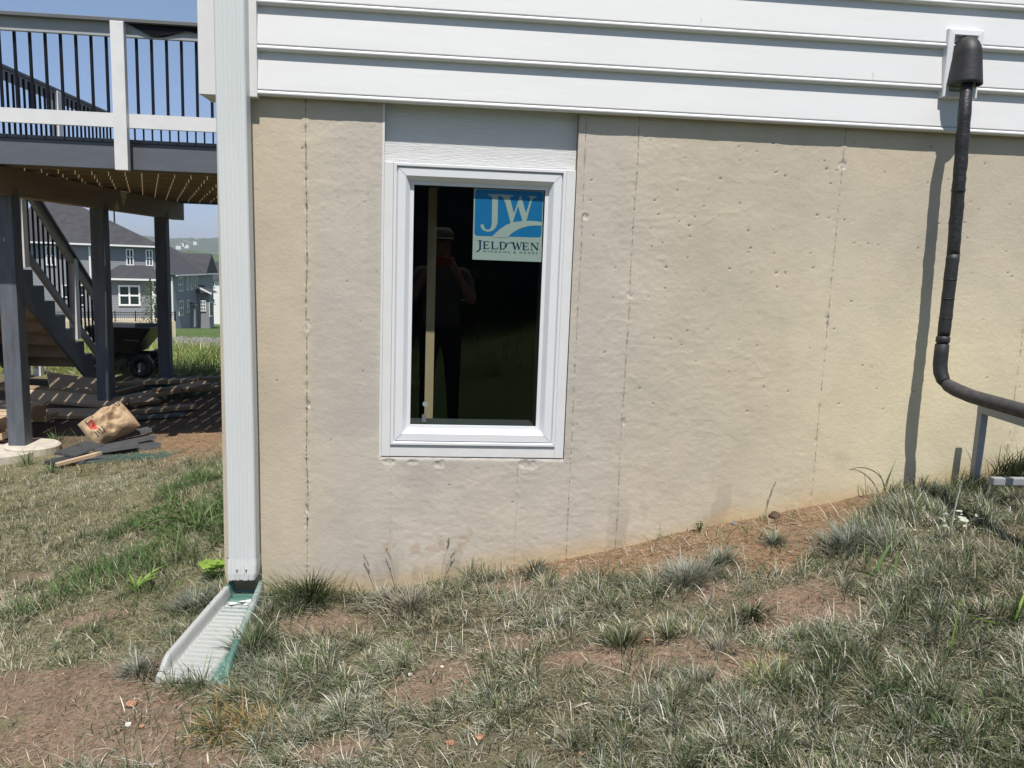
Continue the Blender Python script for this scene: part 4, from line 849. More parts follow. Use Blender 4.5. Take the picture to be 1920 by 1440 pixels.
for k, (uu, vv, s_) in enumerate(((336, 461, 6), (346, 456, 4), (351, 459, 5), (367, 453, 4))):
    q = aty(uu, vv, 1205); b = MB(); b.box(q[0]-s_*.6, q[0]+s_*.6, 1201, 1213, q[2]-5, q[2]+2)
    hh = thing('hillside_house', ['white house leftmost on the far hill', 'small white house second from the left on the far hill', 'largest white house on the far hill', 'white house highest and farthest right on the hill'][k], 'house', (q[0], 1205, q[2]-5), gh_); b.build('wall', M['sidewhite'], hh)
    b = MB(); b.prism([(q[0]-s_*.7, q[2]+2.02), (q[0]+s_*.7, q[2]+2.02), (q[0], q[2]+4.5)], lambda a, z, d: (a, d, z), 1200, 1214); b.build('roof', M['rubble'], hh)
# young tree in front of the far house
tp = (-14.0, 37.6, float(H0(-14.0, 37.6))); tr = thing('young_tree', 'thin young tree in front of the hipped roof house', 'tree', tp)
b = MB(); b.tube([tp, (tp[0]+.03, tp[1], tp[2]+1.6), (tp[0]-.03, tp[1], tp[2]+3.1)], [.035, .028, .01], 7)
for k in range(14):
    z = tp[2]+.9+k*.15; a = k*2.4; b.tube([(tp[0], tp[1], z), (tp[0]+.38*math.cos(a), tp[1]+.38*math.sin(a), z+.25)], [.012, .004], 5)
b.build('trunk', M['bark'], tr)
b = MB()
for k in range(900):
    t_ = random.random(); z = tp[2]+.75+2.5*t_; rmax = (.62*math.sin(math.pi*min(1, (t_*.9+.12)))**.8)*(1-.35*t_); a = random.uniform(0, 6.28); r = rmax*random.random()**.6
    c = Vector((tp[0]+r*math.cos(a)*(1+.3*math.sin(z*5)), tp[1]+r*math.sin(a), z)); d1 = Vector([random.gauss(0, 1) for _ in range(3)]).normalized()*.05; d2 = Vector([random.gauss(0, 1) for _ in range(3)]).normalized()*.032
    b.add([c-d1, c+d2, c+d1, c-d2], [(0, 1, 2, 3)])
b.build('crown', M['treeleaf'], tr)
# rubble strip
b = MB()
for k in range(700):
    x, y = random.uniform(-15, -5.5), random.uniform(16, 29); s_ = random.uniform(.04, .16); z = float(H0(x, y)); V = [(x+s_*random.uniform(.6, 1)*dx, y+s_*random.uniform(.6, 1)*dy, z+s_*.7*dz*random.uniform(.5, 1)) for dx, dy, dz in ((1, 0, 0), (0, 1, 0), (-1, 0, 0), (0, -1, 0), (.2, .1, 1))]
    b.add(V, [(0, 1, 4), (1, 2, 4), (2, 3, 4), (3, 0, 4)])
tag(b.build('rubble', M['rubble']), 'grey rubble and gravel strip before the far houses', 'rubble', kind='stuff')

# neighbour house behind the camera, reflected darkly in the window
nb = thing('neighbour_house', 'shaded grey house behind the viewer, mirrored darkly in the window glass', 'house', (0, -17, -2.2))
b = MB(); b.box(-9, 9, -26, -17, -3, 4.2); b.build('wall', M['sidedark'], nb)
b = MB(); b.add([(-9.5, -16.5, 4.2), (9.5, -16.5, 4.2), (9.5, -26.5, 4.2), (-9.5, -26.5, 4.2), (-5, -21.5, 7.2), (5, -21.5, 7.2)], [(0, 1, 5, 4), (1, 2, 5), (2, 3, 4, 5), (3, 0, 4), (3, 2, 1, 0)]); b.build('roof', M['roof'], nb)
for k, (x, w_, h_) in enumerate(((-4.2, 1.3, 1.5), (-1.6, 1.1, 1.1), (.6, 1.4, 1.7), (2.9, 1.0, 1.2))):  # unseen shrubs added to break the hard edge mirrored in the glass
    y = -14.6-.5*(k % 2); z0 = float(H0(x, y)); sh = thing('shrub', ['leftmost shrub', 'low second shrub', 'tallest shrub', 'small rightmost shrub'][k]+' added by the neighbour house behind the viewer to break up the reflection in the glass', 'shrub', (x, y, z0)); b = MB()
    for q in range(1500):
        a = random.uniform(0, 6.28); f = random.random()**.4; e = random.uniform(0, 1.5); c = Vector((x+w_*f*math.cos(a)*math.cos(e), y+w_*.8*f*math.sin(a)*math.cos(e), z0+h_*f*math.sin(e))); d1 = Vector([random.gauss(0, 1) for _ in range(3)]).normalized()*.07; d2 = Vector([random.gauss(0, 1) for _ in range(3)]).normalized()*.045; b.add([c-d1, c+d2, c+d1, c-d2], [(0, 1, 2, 3)])
    b.build('foliage', M['weed'], sh); b = MB(); b.tube([(x, y, z0), (x, y, z0+h_*.6)], .03, 6); b.build('stem', M['bark'], sh)
# ------------------------------------------------------------------ the photographer, seen only as a dim reflection
def person():
    zf = float(H(0, -3.65)); Hh = .30-zf; k = Hh/1.79; x0, y0 = .03, -3.66
    J = {'pelvis': (0, 0, .96), 'belly': (0, 0, 1.08), 'chest': (0, .01, 1.30), 'neck': (0, .01, 1.50), 'skull': (0, .03, 1.60), 'crown': (0, .03, 1.70)}
    R = {'pelvis': (.155, .115), 'belly': (.15, .11), 'chest': (.17, .125), 'neck': (.058, .06), 'skull': (.075, .09), 'crown': (.07, .085)}
    E = [('pelvis', 'belly'), ('belly', 'chest'), ('chest', 'neck'), ('neck', 'skull'), ('skull', 'crown')]
    for s_, n in ((1, 'r'), (-1, 'l')):
        J['hip'+n] = (.09*s_, 0, .88); J['knee'+n] = (.11*s_, .02, .49); J['ankle'+n] = (.12*s_, -.01, .09); J['toe'+n] = (.14*s_, .16, .03)
        R['hip'+n] = (.09, .095); R['knee'+n] = (.06, .06); R['ankle'+n] = (.04, .045); R['toe'+n] = (.04, .025)
        J['sh'+n] = (.19*s_, .01, 1.43); J['el'+n] = (.25*s_, .10, 1.17); J['wr'+n] = (.115*s_, .28, 1.43); J['palm'+n] = (.085*s_, .305, 1.48)
        R['sh'+n] = (.06, .06); R['el'+n] = (.042, .042); R['wr'+n] = (.027, .022); R['palm'+n] = (.034, .018)
        E += [('pelvis', 'hip'+n), ('hip'+n, 'knee'+n), ('knee'+n, 'ankle'+n), ('ankle'+n, 'toe'+n), ('chest', 'sh'+n), ('sh'+n, 'el'+n), ('el'+n, 'wr'+n), ('wr'+n, 'palm'+n)]
        for f in range(4):                     # fingers curl round the edge of the phone
            a, c, d = 'a%d%s' % (f, n), 'b%d%s' % (f, n), 'c%d%s' % (f, n); zz = 1.462+.018*f
            J[a] = (.088*s_, .325, zz+.008); J[c] = (.078*s_, .345, zz+.012); J[d] = (.060*s_, .352, zz+.012)
            for q in (a, c, d): R[q] = (.009, .009)
            E += [('palm'+n, a), (a, c), (c, d)]
        J['t1'+n] = (.065*s_, .305, 1.468); J['t2'+n] = (.045*s_, .318, 1.478); R['t1'+n] = (.011, .011); R['t2'+n] = (.009, .009); E += [('palm'+n, 't1'+n), ('t1'+n, 't2'+n)]
    names = list(J); me = bpy.data.meshes.new('person'); me.from_pydata([Vector((x0+J[n][0]*k, y0+J[n][1]*k, zf+J[n][2]*k)) for n in names], [(names.index(a), names.index(b_)) for a, b_ in E], [])
    o = bpy.data.objects.new('person', me); C.objects.link(o); sk_ = o.modifiers.new('skin', 'SKIN'); sk_.use_smooth_shade = True; sub = o.modifiers.new('sub', 'SUBSURF'); sub.levels = 2; sub.render_levels = 2
    if not me.skin_vertices: bpy.context.view_layer.objects.active = o
    for i, n in enumerate(names): me.skin_vertices[0].data[i].radius = (R[n][0]*k, R[n][1]*k); me.skin_vertices[0].data[i].use_root = (n == 'pelvis')
    bpy.context.view_layer.update(); dg = bpy.context.evaluated_depsgraph_get(); m2 = bpy.data.meshes.new_from_object(o.evaluated_get(dg)); o.modifiers.clear(); o.data = m2
    m2.materials.clear()
    for q in (M['shirt'], M['trousers'], M['skin'], M['ink']): m2.materials.append(q)
    idx = []
    for p in m2.polygons:
        z = (p.center.z-zf)/k; yy = (p.center.y-y0)/k; ax_ = abs(p.center.x-x0)/k
        if z < .09: c = 3
        elif z < 1.0: c = 1
        elif z > 1.50 or yy > .16 or (z < 1.28 and ax_ > .2 and yy > .06): c = 2
        else: c = 0
        idx.append(c)
    m2.polygons.foreach_set('material_index', idx)
    tag(o, 'person in cap and grey shirt holding a red phone, mirrored in the window', 'person')
    hx, hy, hz = x0, y0+.03*k, zf+1.655*k
    b = MB(); b.lathe([(.092, .03), (.096, .05), (.09, .09), (.06, .12), (0, .128)], Matrix.Translation((hx, hy, hz)), 20)
    b.add([(hx+.085*math.cos(a)*s1, hy+.06+(.085*s1 if s1 > 1 else .02)*math.sin(a)*1.2, hz+.04-.012*(s1 > 1)) for s1 in (1, 1.06) for a in np.linspace(0, math.pi, 9)], [(i, i+1, 10+i, 9+i) for i in range(8)])
    b.build('cap', M['cap'], o, smooth=True)
    b = MB(); fy = hy+.088*k
    for s_ in (-1, 1): b.lathe([(0, .006), (.010, 0)], Matrix.Translation((hx+.03*s_, fy-.005, hz-.03)) @ Matrix.Rotation(-math.pi/2, 4, 'X'), 8)
    b.build('eyes', M['ink'], o)
    b = MB(); b.add([(hx-.012, fy-.01, hz-.075), (hx+.012, fy-.01, hz-.075), (hx, fy+.018, hz-.07), (hx, fy-.006, hz-.03)], [(0, 1, 2), (0, 2, 3), (1, 3, 2)]); b.box(hx-.024, hx+.024, fy-.016, fy-.008, hz-.10, hz-.094, mi=0); b.build('nose', M['skin'], o)
    ph = MB(); ph.box(-.03, .125, -3.322, -3.313, -.045, .032); po = ph.build('phone', M['redphone'], None, bevel=.003); tag(po, 'red cased phone held up in the hands of the mirrored person', 'phone')
person()
# ------------------------------------------------------------------ grass and weeds
def blades(name, x, y, az, th, kap, L, w, col, lab=None, dz=0, mat_='blade', tag_=True):
    n = len(x); lev = [0, .38, .72, 1.0]; hx, hy = np.cos(az), np.sin(az)
    px_, py_, pz_ = x.copy(), y.copy(), H(x, y)-.004+dz; tw = RNG.uniform(0, math.pi, n)
    wx, wy = -np.sin(az)*np.cos(tw*.5)+hx*np.sin(tw)*.5, np.cos(az)*np.cos(tw*.5)+hy*np.sin(tw)*.5
    V = np.zeros((n, 7, 3)); ws = [.8, 1., .62]
    for i, s_ in enumerate(lev):
        if i:
            ds_ = lev[i]-lev[i-1]; a = np.minimum(th+kap*(lev[i]+lev[i-1])/2, 2.1); px_ = px_+hx*np.sin(a)*L*ds_; py_ = py_+hy*np.sin(a)*L*ds_; pz_ = np.maximum(pz_+np.cos(a)*L*ds_, H0(px_, py_)-.004) if n < 9e5 else pz_
        if i < 3:
            h_ = w*ws[i]/2; V[:, 2*i] = np.stack([px_-wx*h_, py_-wy*h_, pz_], 1); V[:, 2*i+1] = np.stack([px_+wx*h_, py_+wy*h_, pz_], 1)
        else: V[:, 6] = np.stack([px_, py_, pz_], 1)
    base = (np.arange(n)*7)[:, None]
    F = np.concatenate([base+np.array([0, 1, 3, 2]), base+np.array([2, 3, 5, 4]), base+np.array([4, 5, 6])], 1)
    tot = np.tile([4, 4, 3], n); st_ = np.concatenate([[0], np.cumsum(tot)[:-1]])
    cc = np.repeat(col[:, None, :], 7, 1)*np.array([.85, .85, 1, 1, 1.08, 1.08, 1.12])[None, :, None]
    return rawmesh(name, V.reshape(-1, 3), F.ravel(), st_, tot, M[mat_], cc.reshape(-1, 3))
PAL = np.array([(.065, .10, .038), (.155, .185, .10), (.33, .34, .275), (.44, .39, .28), (.70, .67, .58), (.20, .20, .09), (.13, .20, .06)])
def pick(prob, k):                                              # prob (n,7) -> palette colour with jitter
    c = np.cumsum(prob, 1); c /= c[:, -1:]; r = RNG.random(k)[:, None]; i = (r > c).sum(1)
    return PAL[np.minimum(i, 6)]*RNG.uniform(.78, 1.25, (k, 1))*RNG.uniform(.94, 1.06, (k, 3))
def field(name, x0, x1, y0, y1, dens, clump_d, kind, lab, keepfn, Lr):
    nc = int((x1-x0)*(y1-y0)*clump_d); cx, cy = RNG.uniform(x0, x1, nc), RNG.uniform(y0, y1, nc)
    csize = RNG.uniform(.012, .042, nc); clen = RNG.uniform(.5, 1.5, nc); caz = RNG.uniform(0, 2*math.pi, nc); ct = RNG.random((nc, 7))**2
    n = int((x1-x0)*(y1-y0)*dens); ci = RNG.integers(0, nc, n); r = np.abs(RNG.normal(0, 1, n))*csize[ci]; a = RNG.uniform(0, 2*math.pi, n)
    x = cx[ci]+r*np.cos(a); y = cy[ci]+r*np.sin(a); k = keepfn(x, y) > RNG.random(n)
    x, y, ci, r, a = x[k], y[k], ci[k], r[k], a[k]; n = len(x)
    big = fbm(x*1.3, y*1.3, 3, 101); mid = fbm(x*4.5, y*4.5, 3, 102); gr = fbm(x*2.6+9, y*2.6, 3, 103)
    az = a+RNG.normal(0, .5, n); flow = fbm(x*1.1, y*1.1, 2, 104)*10; az = np.where(RNG.random(n) < .35, flow+RNG.normal(0, .5, n), az)
    L = Lr*clen[ci]*RNG.uniform(.55, 1.25, n)*(.55+.9*mid)
    th = np.clip(.15+r/csize[ci]*.35+RNG.normal(0, .25, n), .02, 1.5); kap = RNG.uniform(.2, 1.5, n)
    flatb = RNG.random(n) < (.42 if kind == 'front' else .5); th = np.where(flatb, RNG.uniform(1.15, 1.5, n), th); kap = np.where(flatb, .15, kap)
    P = np.ones((n, 7))*.0
    if kind == 'front':
        P[:] = [.22, .26, .17, .14, .07, .12, .03]; g = ss((gr-.42)/.15)
        P[:, 2] += .35*g; P[:, 4] += .10*g; P[:, 1] += .15*g; P[:, 0] += .3*(1-g)*ss((mid-.45)/.1); P[:, 6] += .10*ss((big-.55)/.1)
        P[:, 0] += .35*ss((x-1.0)/.5); stw = ss((.85-x)/.5)*ss((x+.4)/.3)*ss((y+.95)/.3); P[:, 3] += .35*stw; P[:, 4] += .12*stw
    elif kind == 'lawn':
        P[:] = [.12, .22, .06, .34, .04, .26, .03]; g = ss((gr-.5)/.12); P[:, 3] += .5*g; P[:, 0] += .35*(1-g)*ss((mid-.5)/.1)
        e = ss((x+1.55)/.4); P[:, 6] += .35*e; P[:, 0] += .2*e
    else: P[:] = [.15, .05, .0, .12, .0, .3, .75]
    P[flatb, 3] += .45; P[flatb, 4] += .12
    P *= .12+ct[ci]*2.2; col = pick(P, n)*RNG.uniform(.72, 1.25, nc)[ci][:, None]
    if kind == 'field': col *= np.array([1.5, 1.5, 1.1])
    w = RNG.uniform(.0016, .0038, n)*(1 if kind != 'field' else 3)
    # yellow rusty spot of grass beside the splash block, lime spot on the right
    rs = np.exp(-(((x+.60)/.13)**2+((y+.93)/.09)**2)); q = RNG.random(n) < rs*.6; col[q] = np.array([.38, .25, .10])*RNG.uniform(.6, 1.3, (q.sum(), 1))
    rs = np.exp(-(((x-1.02)/.06)**2+((y+1.03)/.07)**2)); q = RNG.random(n) < rs*.6; col[q] = np.array([.34, .36, .12])*RNG.uniform(.7, 1.3, (q.sum(), 1))
    o = blades(name, x, y, az, th, kap, L, w, col); tag(o, lab, 'grass', kind='stuff'); return o
SB = [(-.835, -.03), (-.69, -.03), (-.655, -.70), (-.955, -.66)]
def insplash(x, y): t = np.clip((-y-.03)/.65, 0, 1); return (y < -.0) & (y > -.69) & (x > -.84-.105*t) & (x < -.685+.02*t)
def keep_front(x, y):
    d = dirtmask(x, y); m_ = fbm(x*3.3, y*3.3, 3, 111); k = .22+.78*ss((m_-.36)/.14)
    rightside = ss((x-.9)/.8)*.5*ss((-y-.5)/.4); k = np.clip(k+rightside, 0, 1)
    k = k*(1-.95*d)*(1-.96*wallband(x, y)); k = k*(1-.75*ss((.30-x)/.2)*ss((y+.35)/.15)*ss((x+.7)/.1)*ss((fbm(x*7, y*7, 2, 112)-.45)/.1))
    k = np.where((y > -.02) | insplash(x, y), 0, k); vis = np.where((x < -1.9) | (x > 3.3) | (y < -1.95), .35, 1.)
    return k*vis
def keep_lawn(x, y):
    d = dirtmask(x, y); k = (.45+.55*ss((fbm(x*3, y*3, 3, 113)-.38)/.15))*(1-.9*d)
    k = k*(1-.8*ss((y-2.9-.25*(x+2.7))/.35)); k = k*np.where((x > -.88) & (y > -.01), 0, 1)*np.where(insplash(x, y), 0, 1)
    low = ss((-.25-y)/.5)*ss((-.9-x)/.3); k = k*(1-.45*low)
    vis = np.where((x < -3.6) | (y < -1.4), .4, 1.); return k*vis
field('grass', -.98, 4.0, -2.3, -.0, 52000, 420, 'front', 'rough grey green grass growing on the slope below the wall', keep_front, .072)
field('lawn_grass', -4.4, -.86, -1.9, 3.7, 21000, 500, 'lawn', 'short dry patchy lawn left of the house corner', keep_lawn, .050)
field('field_grass', -7.5, -1.0, 8.3, 14.2, 900, 60, 'field', 'tall bright green field grass beyond the deck', lambda x, y: np.ones_like(x), .26)
n = 190000; x = RNG.uniform(-2.3, 3.5, n); y = RNG.uniform(-2.0, -.01, n); k = ((1-.8*wallband(x, y))*(1-.8*dirtmask(x, y))*(.4+.6*ss((fbm(x*5, y*5, 3, 121)-.4)/.15)) > RNG.random(n)) & ~insplash(x, y); x, y = x[k], y[k]; n = len(x)
q = RNG.random((n, 1)); o = blades('thatch', x, y, RNG.uniform(0, 6.28, n), RNG.uniform(.7, 1.5, n), RNG.uniform(0, .8, n), RNG.uniform(.012, .042, n), RNG.uniform(.0014, .003, n), np.where(q > .55, np.array([.37, .31, .21]), np.where(q > .3, np.array([.16, .17, .085]), np.array([.24, .23, .16])))*RNG.uniform(.6, 1.35, (n, 1)), dz=.004)
tag(o, 'short matted thatch and dry stems between the grass tufts', 'thatch', kind='stuff')
b = MB(); rc = random.Random(11)
for k in range(9000):
    x, y = rc.uniform(-1.9, 1.9), rc.uniform(-1.45, -.02)
    if rc.random() > float(np.maximum(dirtmask(np.array(x), np.array(y)), .6*wallband(np.array(x), np.array(y)))) or bool(insplash(np.array(x), np.array(y))): continue
    s_ = rc.uniform(.002, .006)*(1+1.6*(rc.random() > .96)); z = zg(x, y)-.001; V = [(x+s_*dx*rc.uniform(.6, 1.3), y+s_*dy*rc.uniform(.6, 1.3), z+s_*dz*rc.uniform(.6, 1)) for dx, dy, dz in ((1, 0, .1), (0, 1, .1), (-1, 0, .1), (0, -1, .1), (.2, .1, .9))]; b.add(V, [(0, 1, 4), (1, 2, 4), (2, 3, 4), (3, 0, 4)])
M['crumb'] = mat('soil_crumbs', (.23, .17, .125), .95, .35, 40)
tag(b.build('soil_crumbs', M['crumb']), 'loose crumbs of brown soil on the bare patches', 'soil', kind='stuff')
field('reflection_grass', -5, 5, -15.8, -8.5, 500, 40, 'field', 'tall grass added behind the viewer to soften the edge reflected in the window', lambda x, y: .3+.7*ss((fbm(x*.8, y*.8, 2, 9)-.4)/.15), .38)  # unseen grass added to soften the ground edge reflected in the pane
# lush strip at the corner of the house
def keep_lush(x, y): return ss((x+1.75+.5*fbm(x*2, y*2, 2, 5))/.3)*ss((3.0-y)/.5)*ss((y+.12)/.2)*np.where(x < -.875, 1, 0)
n = 24000; x = RNG.uniform(-1.8, -.875, n); y = RNG.uniform(-.1, 3.2, n); k = (keep_lush(x, y)*ss((fbm(x*3.5, y*2.5, 2, 51)-.42)/.12)*(.5+.5*ss((fbm(x*11, y*9, 2, 52)-.42)/.1)) > RNG.random(n)); x, y = x[k], y[k]; n = len(x)
o = blades('lush_grass', x, y, RNG.uniform(0, 6.28, n), RNG.uniform(.1, .8, n), RNG.uniform(.3, 1.8, n), RNG.uniform(.05, .21, n)*(.6+.6*ss((x+1.4)/.4)), RNG.uniform(.003, .006, n), np.array([.065, .11, .032])*RNG.uniform(.5, 1.9, (n, 1))*RNG.uniform(.9, 1.1, (n, 3)))
c_ = 2900; x = RNG.uniform(-1.5, -.88, c_); y = RNG.uniform(.35, 2.4, c_); k = ss((x+1.5)/.5)*ss((fbm(x*5, y*4, 2, 64)-.36)/.2) > RNG.random(c_); x, y = x[k], y[k]; n = len(x)
o2 = blades('tall_weeds', x, y, RNG.uniform(0, 6.28, n), RNG.uniform(.05, .6, n), RNG.uniform(.5, 2.0, n), RNG.uniform(.12, .30, n), RNG.uniform(.004, .009, n), np.array([.085, .12, .045])*RNG.uniform(.45, 1.9, (n, 1))*RNG.uniform(.9, 1.1, (n, 3))); tag(o2, 'tall rank green grass against the side of the house corner', 'grass', kind='stuff')
tag(o, 'longer lush green grass along the left side of the house corner', 'grass', kind='stuff')
# straw litter on bare soil and on the band at the wall foot
n = 60000; x = RNG.uniform(-1.6, 2.4, n); y = RNG.uniform(-1.5, .0, n); k = (np.maximum(wallband(x, y), dirtmask(x, y)*.25) > RNG.random(n)); x, y = x[k], y[k]; n = len(x)
o = blades('straw_litter', x, y, RNG.uniform(0, 6.28, n), RNG.uniform(1.25, 1.55, n), RNG.uniform(-.1, .1, n), RNG.uniform(.012, .04, n), RNG.uniform(.0012, .003, n), np.array([.36, .235, .13])*RNG.uniform(.45, 1.45, (n, 1)), dz=.003)
tag(o, 'brown straw litter on the bare soil along the wall', 'straw', kind='stuff')
n = 9000; x = RNG.uniform(-2.9, -.9, n); y = RNG.uniform(2.9, 5.2, n)
o = blades('straw_litter', x, y, RNG.uniform(0, 6.28, n), RNG.uniform(1.25, 1.55, n), RNG.uniform(-.1, .1, n), RNG.uniform(.03, .09, n), RNG.uniform(.003, .006, n), np.array([.36, .25, .15])*RNG.uniform(.45, 1.35, (n, 1)), dz=.004)
tag(o, 'brown straw litter at the edge of the deck shadow', 'straw', kind='stuff')
n = 26000; x = RNG.uniform(-2.4, 1.8, n); y = RNG.uniform(-1.7, .2, n); k = (dirtmask(x, y)*(.25+.75*ss((fbm(x*6, y*6, 2, 61)-.4)/.15)) > RNG.random(n)) & ~insplash(x, y) & (y < -.02+10*(x < -.9)); x, y = x[k], y[k]; n = len(x)
q = RNG.random((n, 1)); o = blades('dead_grass', x, y, RNG.uniform(0, 6.28, n), RNG.uniform(1.0, 1.55, n), RNG.uniform(0, .5, n), RNG.uniform(.012, .05, n), RNG.uniform(.0014, .0032, n), (np.array([.34, .29, .21])*(q > .45)+np.array([.12, .12, .06])*(q <= .45))*RNG.uniform(.6, 1.35, (n, 1)), dz=.003)
tag(o, 'short dead grass lying over the bare soil patches', 'dead grass', kind='stuff')
# individual tufts that stand out
TU = [(-.50, -.10, 620, .17, .13, 'dark green grass tuft at the wall beside the downspout', (.085, .12, .045)), (.43, -.08, 170, .11, .05, 'grey green tuft at the wall foot below the window', (.20, .235, .17)),
 (1.11, -.74, 190, .09, .055, 'dark tuft alone in the pale soil patch on the right', (.07, .095, .045)), (1.40, -.25, 130, .075, .04, 'small pale tuft in the straw band', (.17, .20, .15)), (1.15, -.33, 260, .09, .07, 'grey tuft below the middle of the straw band', (.2, .22, .17)),
 (.98, -.42, 620, .11, .13, 'large silvery tuft at the lower left of the straw band', (.24, .255, .21)), (2.0, -.07, 150, .10, .05, 'grass tuft at the wall under the pipe shadow', (.13, .17, .08)), (2.3, -.14, 420, .12, .12, 'green grass tuft at the foot of the steel stand', (.10, .14, .06)), (2.56, -.08, 800, .17, .17, 'dark tall tuft behind the steel stand at the right edge', (.06, .09, .04)),
 (-.16, -.12, 300, .12, .09, 'silvery tuft at the wall left below the window', (.30, .31, .26)), (-.08, -.22, 460, .12, .13, 'dry grey tuft in the middle of the slope below the window', (.28, .26, .20)), (.81, -.77, 130, .08, .04, 'small green tuft left of the pale soil patch', (.09, .12, .045)), (.66, -.76, 260, .09, .08, 'mid green tuft on bare soil right of centre', (.11, .13, .06)), (.95, -.9, 120, .08, .06, 'pale dry tuft low on the bare soil right of centre', (.30, .29, .23)),
 (-.64, -.50, 300, .12, .07, 'green tuft leaning over the right rim of the splash block', (.10, .13, .06)), (-1.0, -.62, 180, .09, .06, 'grey tuft at the lower end of the splash block', (.21, .23, .18)), (-.94, -.16, 340, .11, .08, 'grey tuft left of the top of the splash block', (.17, .19, .14)), (1.62, -.42, 620, .11, .14, 'broad grey green tuft right of the straw band', (.19, .215, .17)), (1.95, -.25, 260, .10, .09, 'low green tuft between the pale leaves and the wall', (.13, .16, .09)),
 (-3.33, 3.45, 60, .18, .05, 'green tuft beside the concrete post footing', (.12, .19, .06)), (-3.0, 3.72, 26, .26, .03, 'tall arching tuft in front of the paper bag', (.12, .19, .06)), (-2.95, 3.05, 60, .13, .09, 'dull green tuft in front of the wooden stake', (.10, .15, .06)), (-3.45, 4.25, 60, .16, .10, 'dark shaded tuft behind the post footing', (.07, .12, .04))]
for tx, ty, tn, tl, trd, lab, tc_ in TU:
    n = int(tn*1.1); a = RNG.uniform(0, 6.28, n); r = np.abs(RNG.normal(0, .55, n))*trd; x = tx+r*np.cos(a); y = ty+r*np.sin(a)*.7; yq = y if ty > 0 else np.minimum(y, -.012)
    c = np.array(tc_)*RNG.uniform(.55, 1.5, (n, 1))*RNG.uniform(.92, 1.08, (n, 3)); q = RNG.random(n) < .13; c[q] = np.array([.45, .42, .33])*RNG.uniform(.6, 1.2, (q.sum(), 1))
    if ty < 0 and ty > -.15: a = np.where(np.sin(a) > .25, -a, a)
    o = blades('grass_tuft', x, yq, a+RNG.normal(0, .35, n), np.clip(.1+r/trd*.45+RNG.normal(0, .15, n), .03, 1.2), RNG.uniform(.5, 1.5, n), tl*RNG.uniform(.55, 1.25, n), RNG.uniform(.0022, .0048, n)*(1.4 if ty > 2 else 1), c)
    o.location = (0, 0, 0); tag(o, lab, 'grass tuft', 'grass tufts')
def stalk(name, lab, x, y, h, lx_, ly_, col, head=.05, w=.0035, leaves=0):
    t_ = thing(name, lab, 'weed', (x, y, zg(x, y))); z = zg(x, y); pts = [(x+lx_*t*t, y+ly_*t*t, z+h*t) for t in np.linspace(0, 1, 8)]
    b = MB(); b.tube(pts, [w*.5*(1-.5*i/7) for i in range(8)], 6); b.build('stem', col, t_)
    if head:
        b = MB()
        for k in range(26):
            f = 1-head/h*k/26*1.0; p = Vector((x+lx_*f*f, y+ly_*f*f, z+h*f)); a = random.uniform(0, 6.28); d = Vector((math.cos(a)*.003, math.sin(a)*.003, .008)); b.add([p, p+d+Vector((.0015, 0, 0)), p+d*1.5, p+d-Vector((.0015, 0, 0))], [(0, 1, 2, 3)])
        b.build('seed_head', col, t_)
    return t_
M['drystalk'] = mat('dry_grey_stalk', (.30, .27, .21), .8); 
stalk('seed_stalk', 'leaning dry seed stalk at the wall, leftmost below the window', -.24, -.02, .17, -.05, 0, M['drystalk'])
stalk('seed_stalk', 'pale dry seed stalk second from the left below the window', -.15, -.03, .19, -.045, 0, M['drystalk'])
stalk('seed_stalk', 'thin fine stalk at the wall below the middle of the window', .04, -.015, .19, .03, 0, M['drystalk'], .02, .0015)
stalk('seed_stalk', 'short brown twig leaning right below the middle of the window', .05, -.02, .13, .045, 0, M['drystalk'], .03)
stalk('seed_stalk', 'single dry seed stalk at the middle of the straw band', 1.45, -.03, .16, .03, 0, M['drystalk'])
stalk('seed_stalk', 'white dead stalk standing in the grass before the steel stand', 2.02, -.45, .19, .02, 0, M['leafpale'], .03, .008)
def strap(name, lab, leaves, mat_, cat='weed'):
    x0, y0 = leaves[0][:2]; t_ = thing(name, lab, cat, (x0, y0, zg(x0, y0)))
    for (x, y, az, L, th, kap, w) in leaves:
        z = zg(x, y); b = MB(); P = []; p = Vector((x, y, z)); n = 12
        for i in range(n+1):
            s_ = i/n; a = th+kap*s_; p = p+Vector((math.cos(az)*math.sin(a), math.sin(az)*math.sin(a), math.cos(a)))*(L/n); ww = w*(1-s_**2.2)*.5+.0003; sd = Vector((-math.sin(az), math.cos(az)*.4, .45)).normalized(); P += [p-sd*ww, p+sd*ww]
        b.add(P, [(2*i, 2*i+1, 2*i+3, 2*i+2) for i in range(n)]); b.build('leaf', mat_, t_)
    return t_
strap('long_leaf_weed', 'tall weed with a long arching leaf against the wall left of the pipe shadow', [(1.985, -.03, 2.95, .25, .02, 2.3, .009), (1.985, -.03, .3, .16, .1, .4, .006), (1.985, -.035, 3.3, .12, .2, .5, .006), (2.0, -.03, 5.5, .13, .3, .9, .006)], M['weed'])
strap('grass_leaf', 'broad pale green leaf pair sticking out of the grass at the right', [(1.56, -1.16, 2.8, .17, .25, .3, .011), (1.56, -1.16, .2, .18, .05, .1, .007)], M['lime'])
strap('grass_leaf', 'lime green leaf sticking out at the right edge', [(1.78, -1.1, 3.2, .14, 1.2, .2, .009), (1.80, -1.1, .5, .15, .4, .3, .008)], M['lime'])
strap('broadleaf_weed', 'tall broad bladed weed right of the straw band', [(1.6, -.64, 2.7, .15, .25, .5, .016), (1.61, -.64, .5, .15, .45, .6, .014), (1.6, -.66, 3.3, .12, .9, 1.0, .013), (1.62, -.66, 4.6, .12, .7, .9, .012), (1.66, -.68, 1.0, .10, .3, .8, .01)], M['weed'])
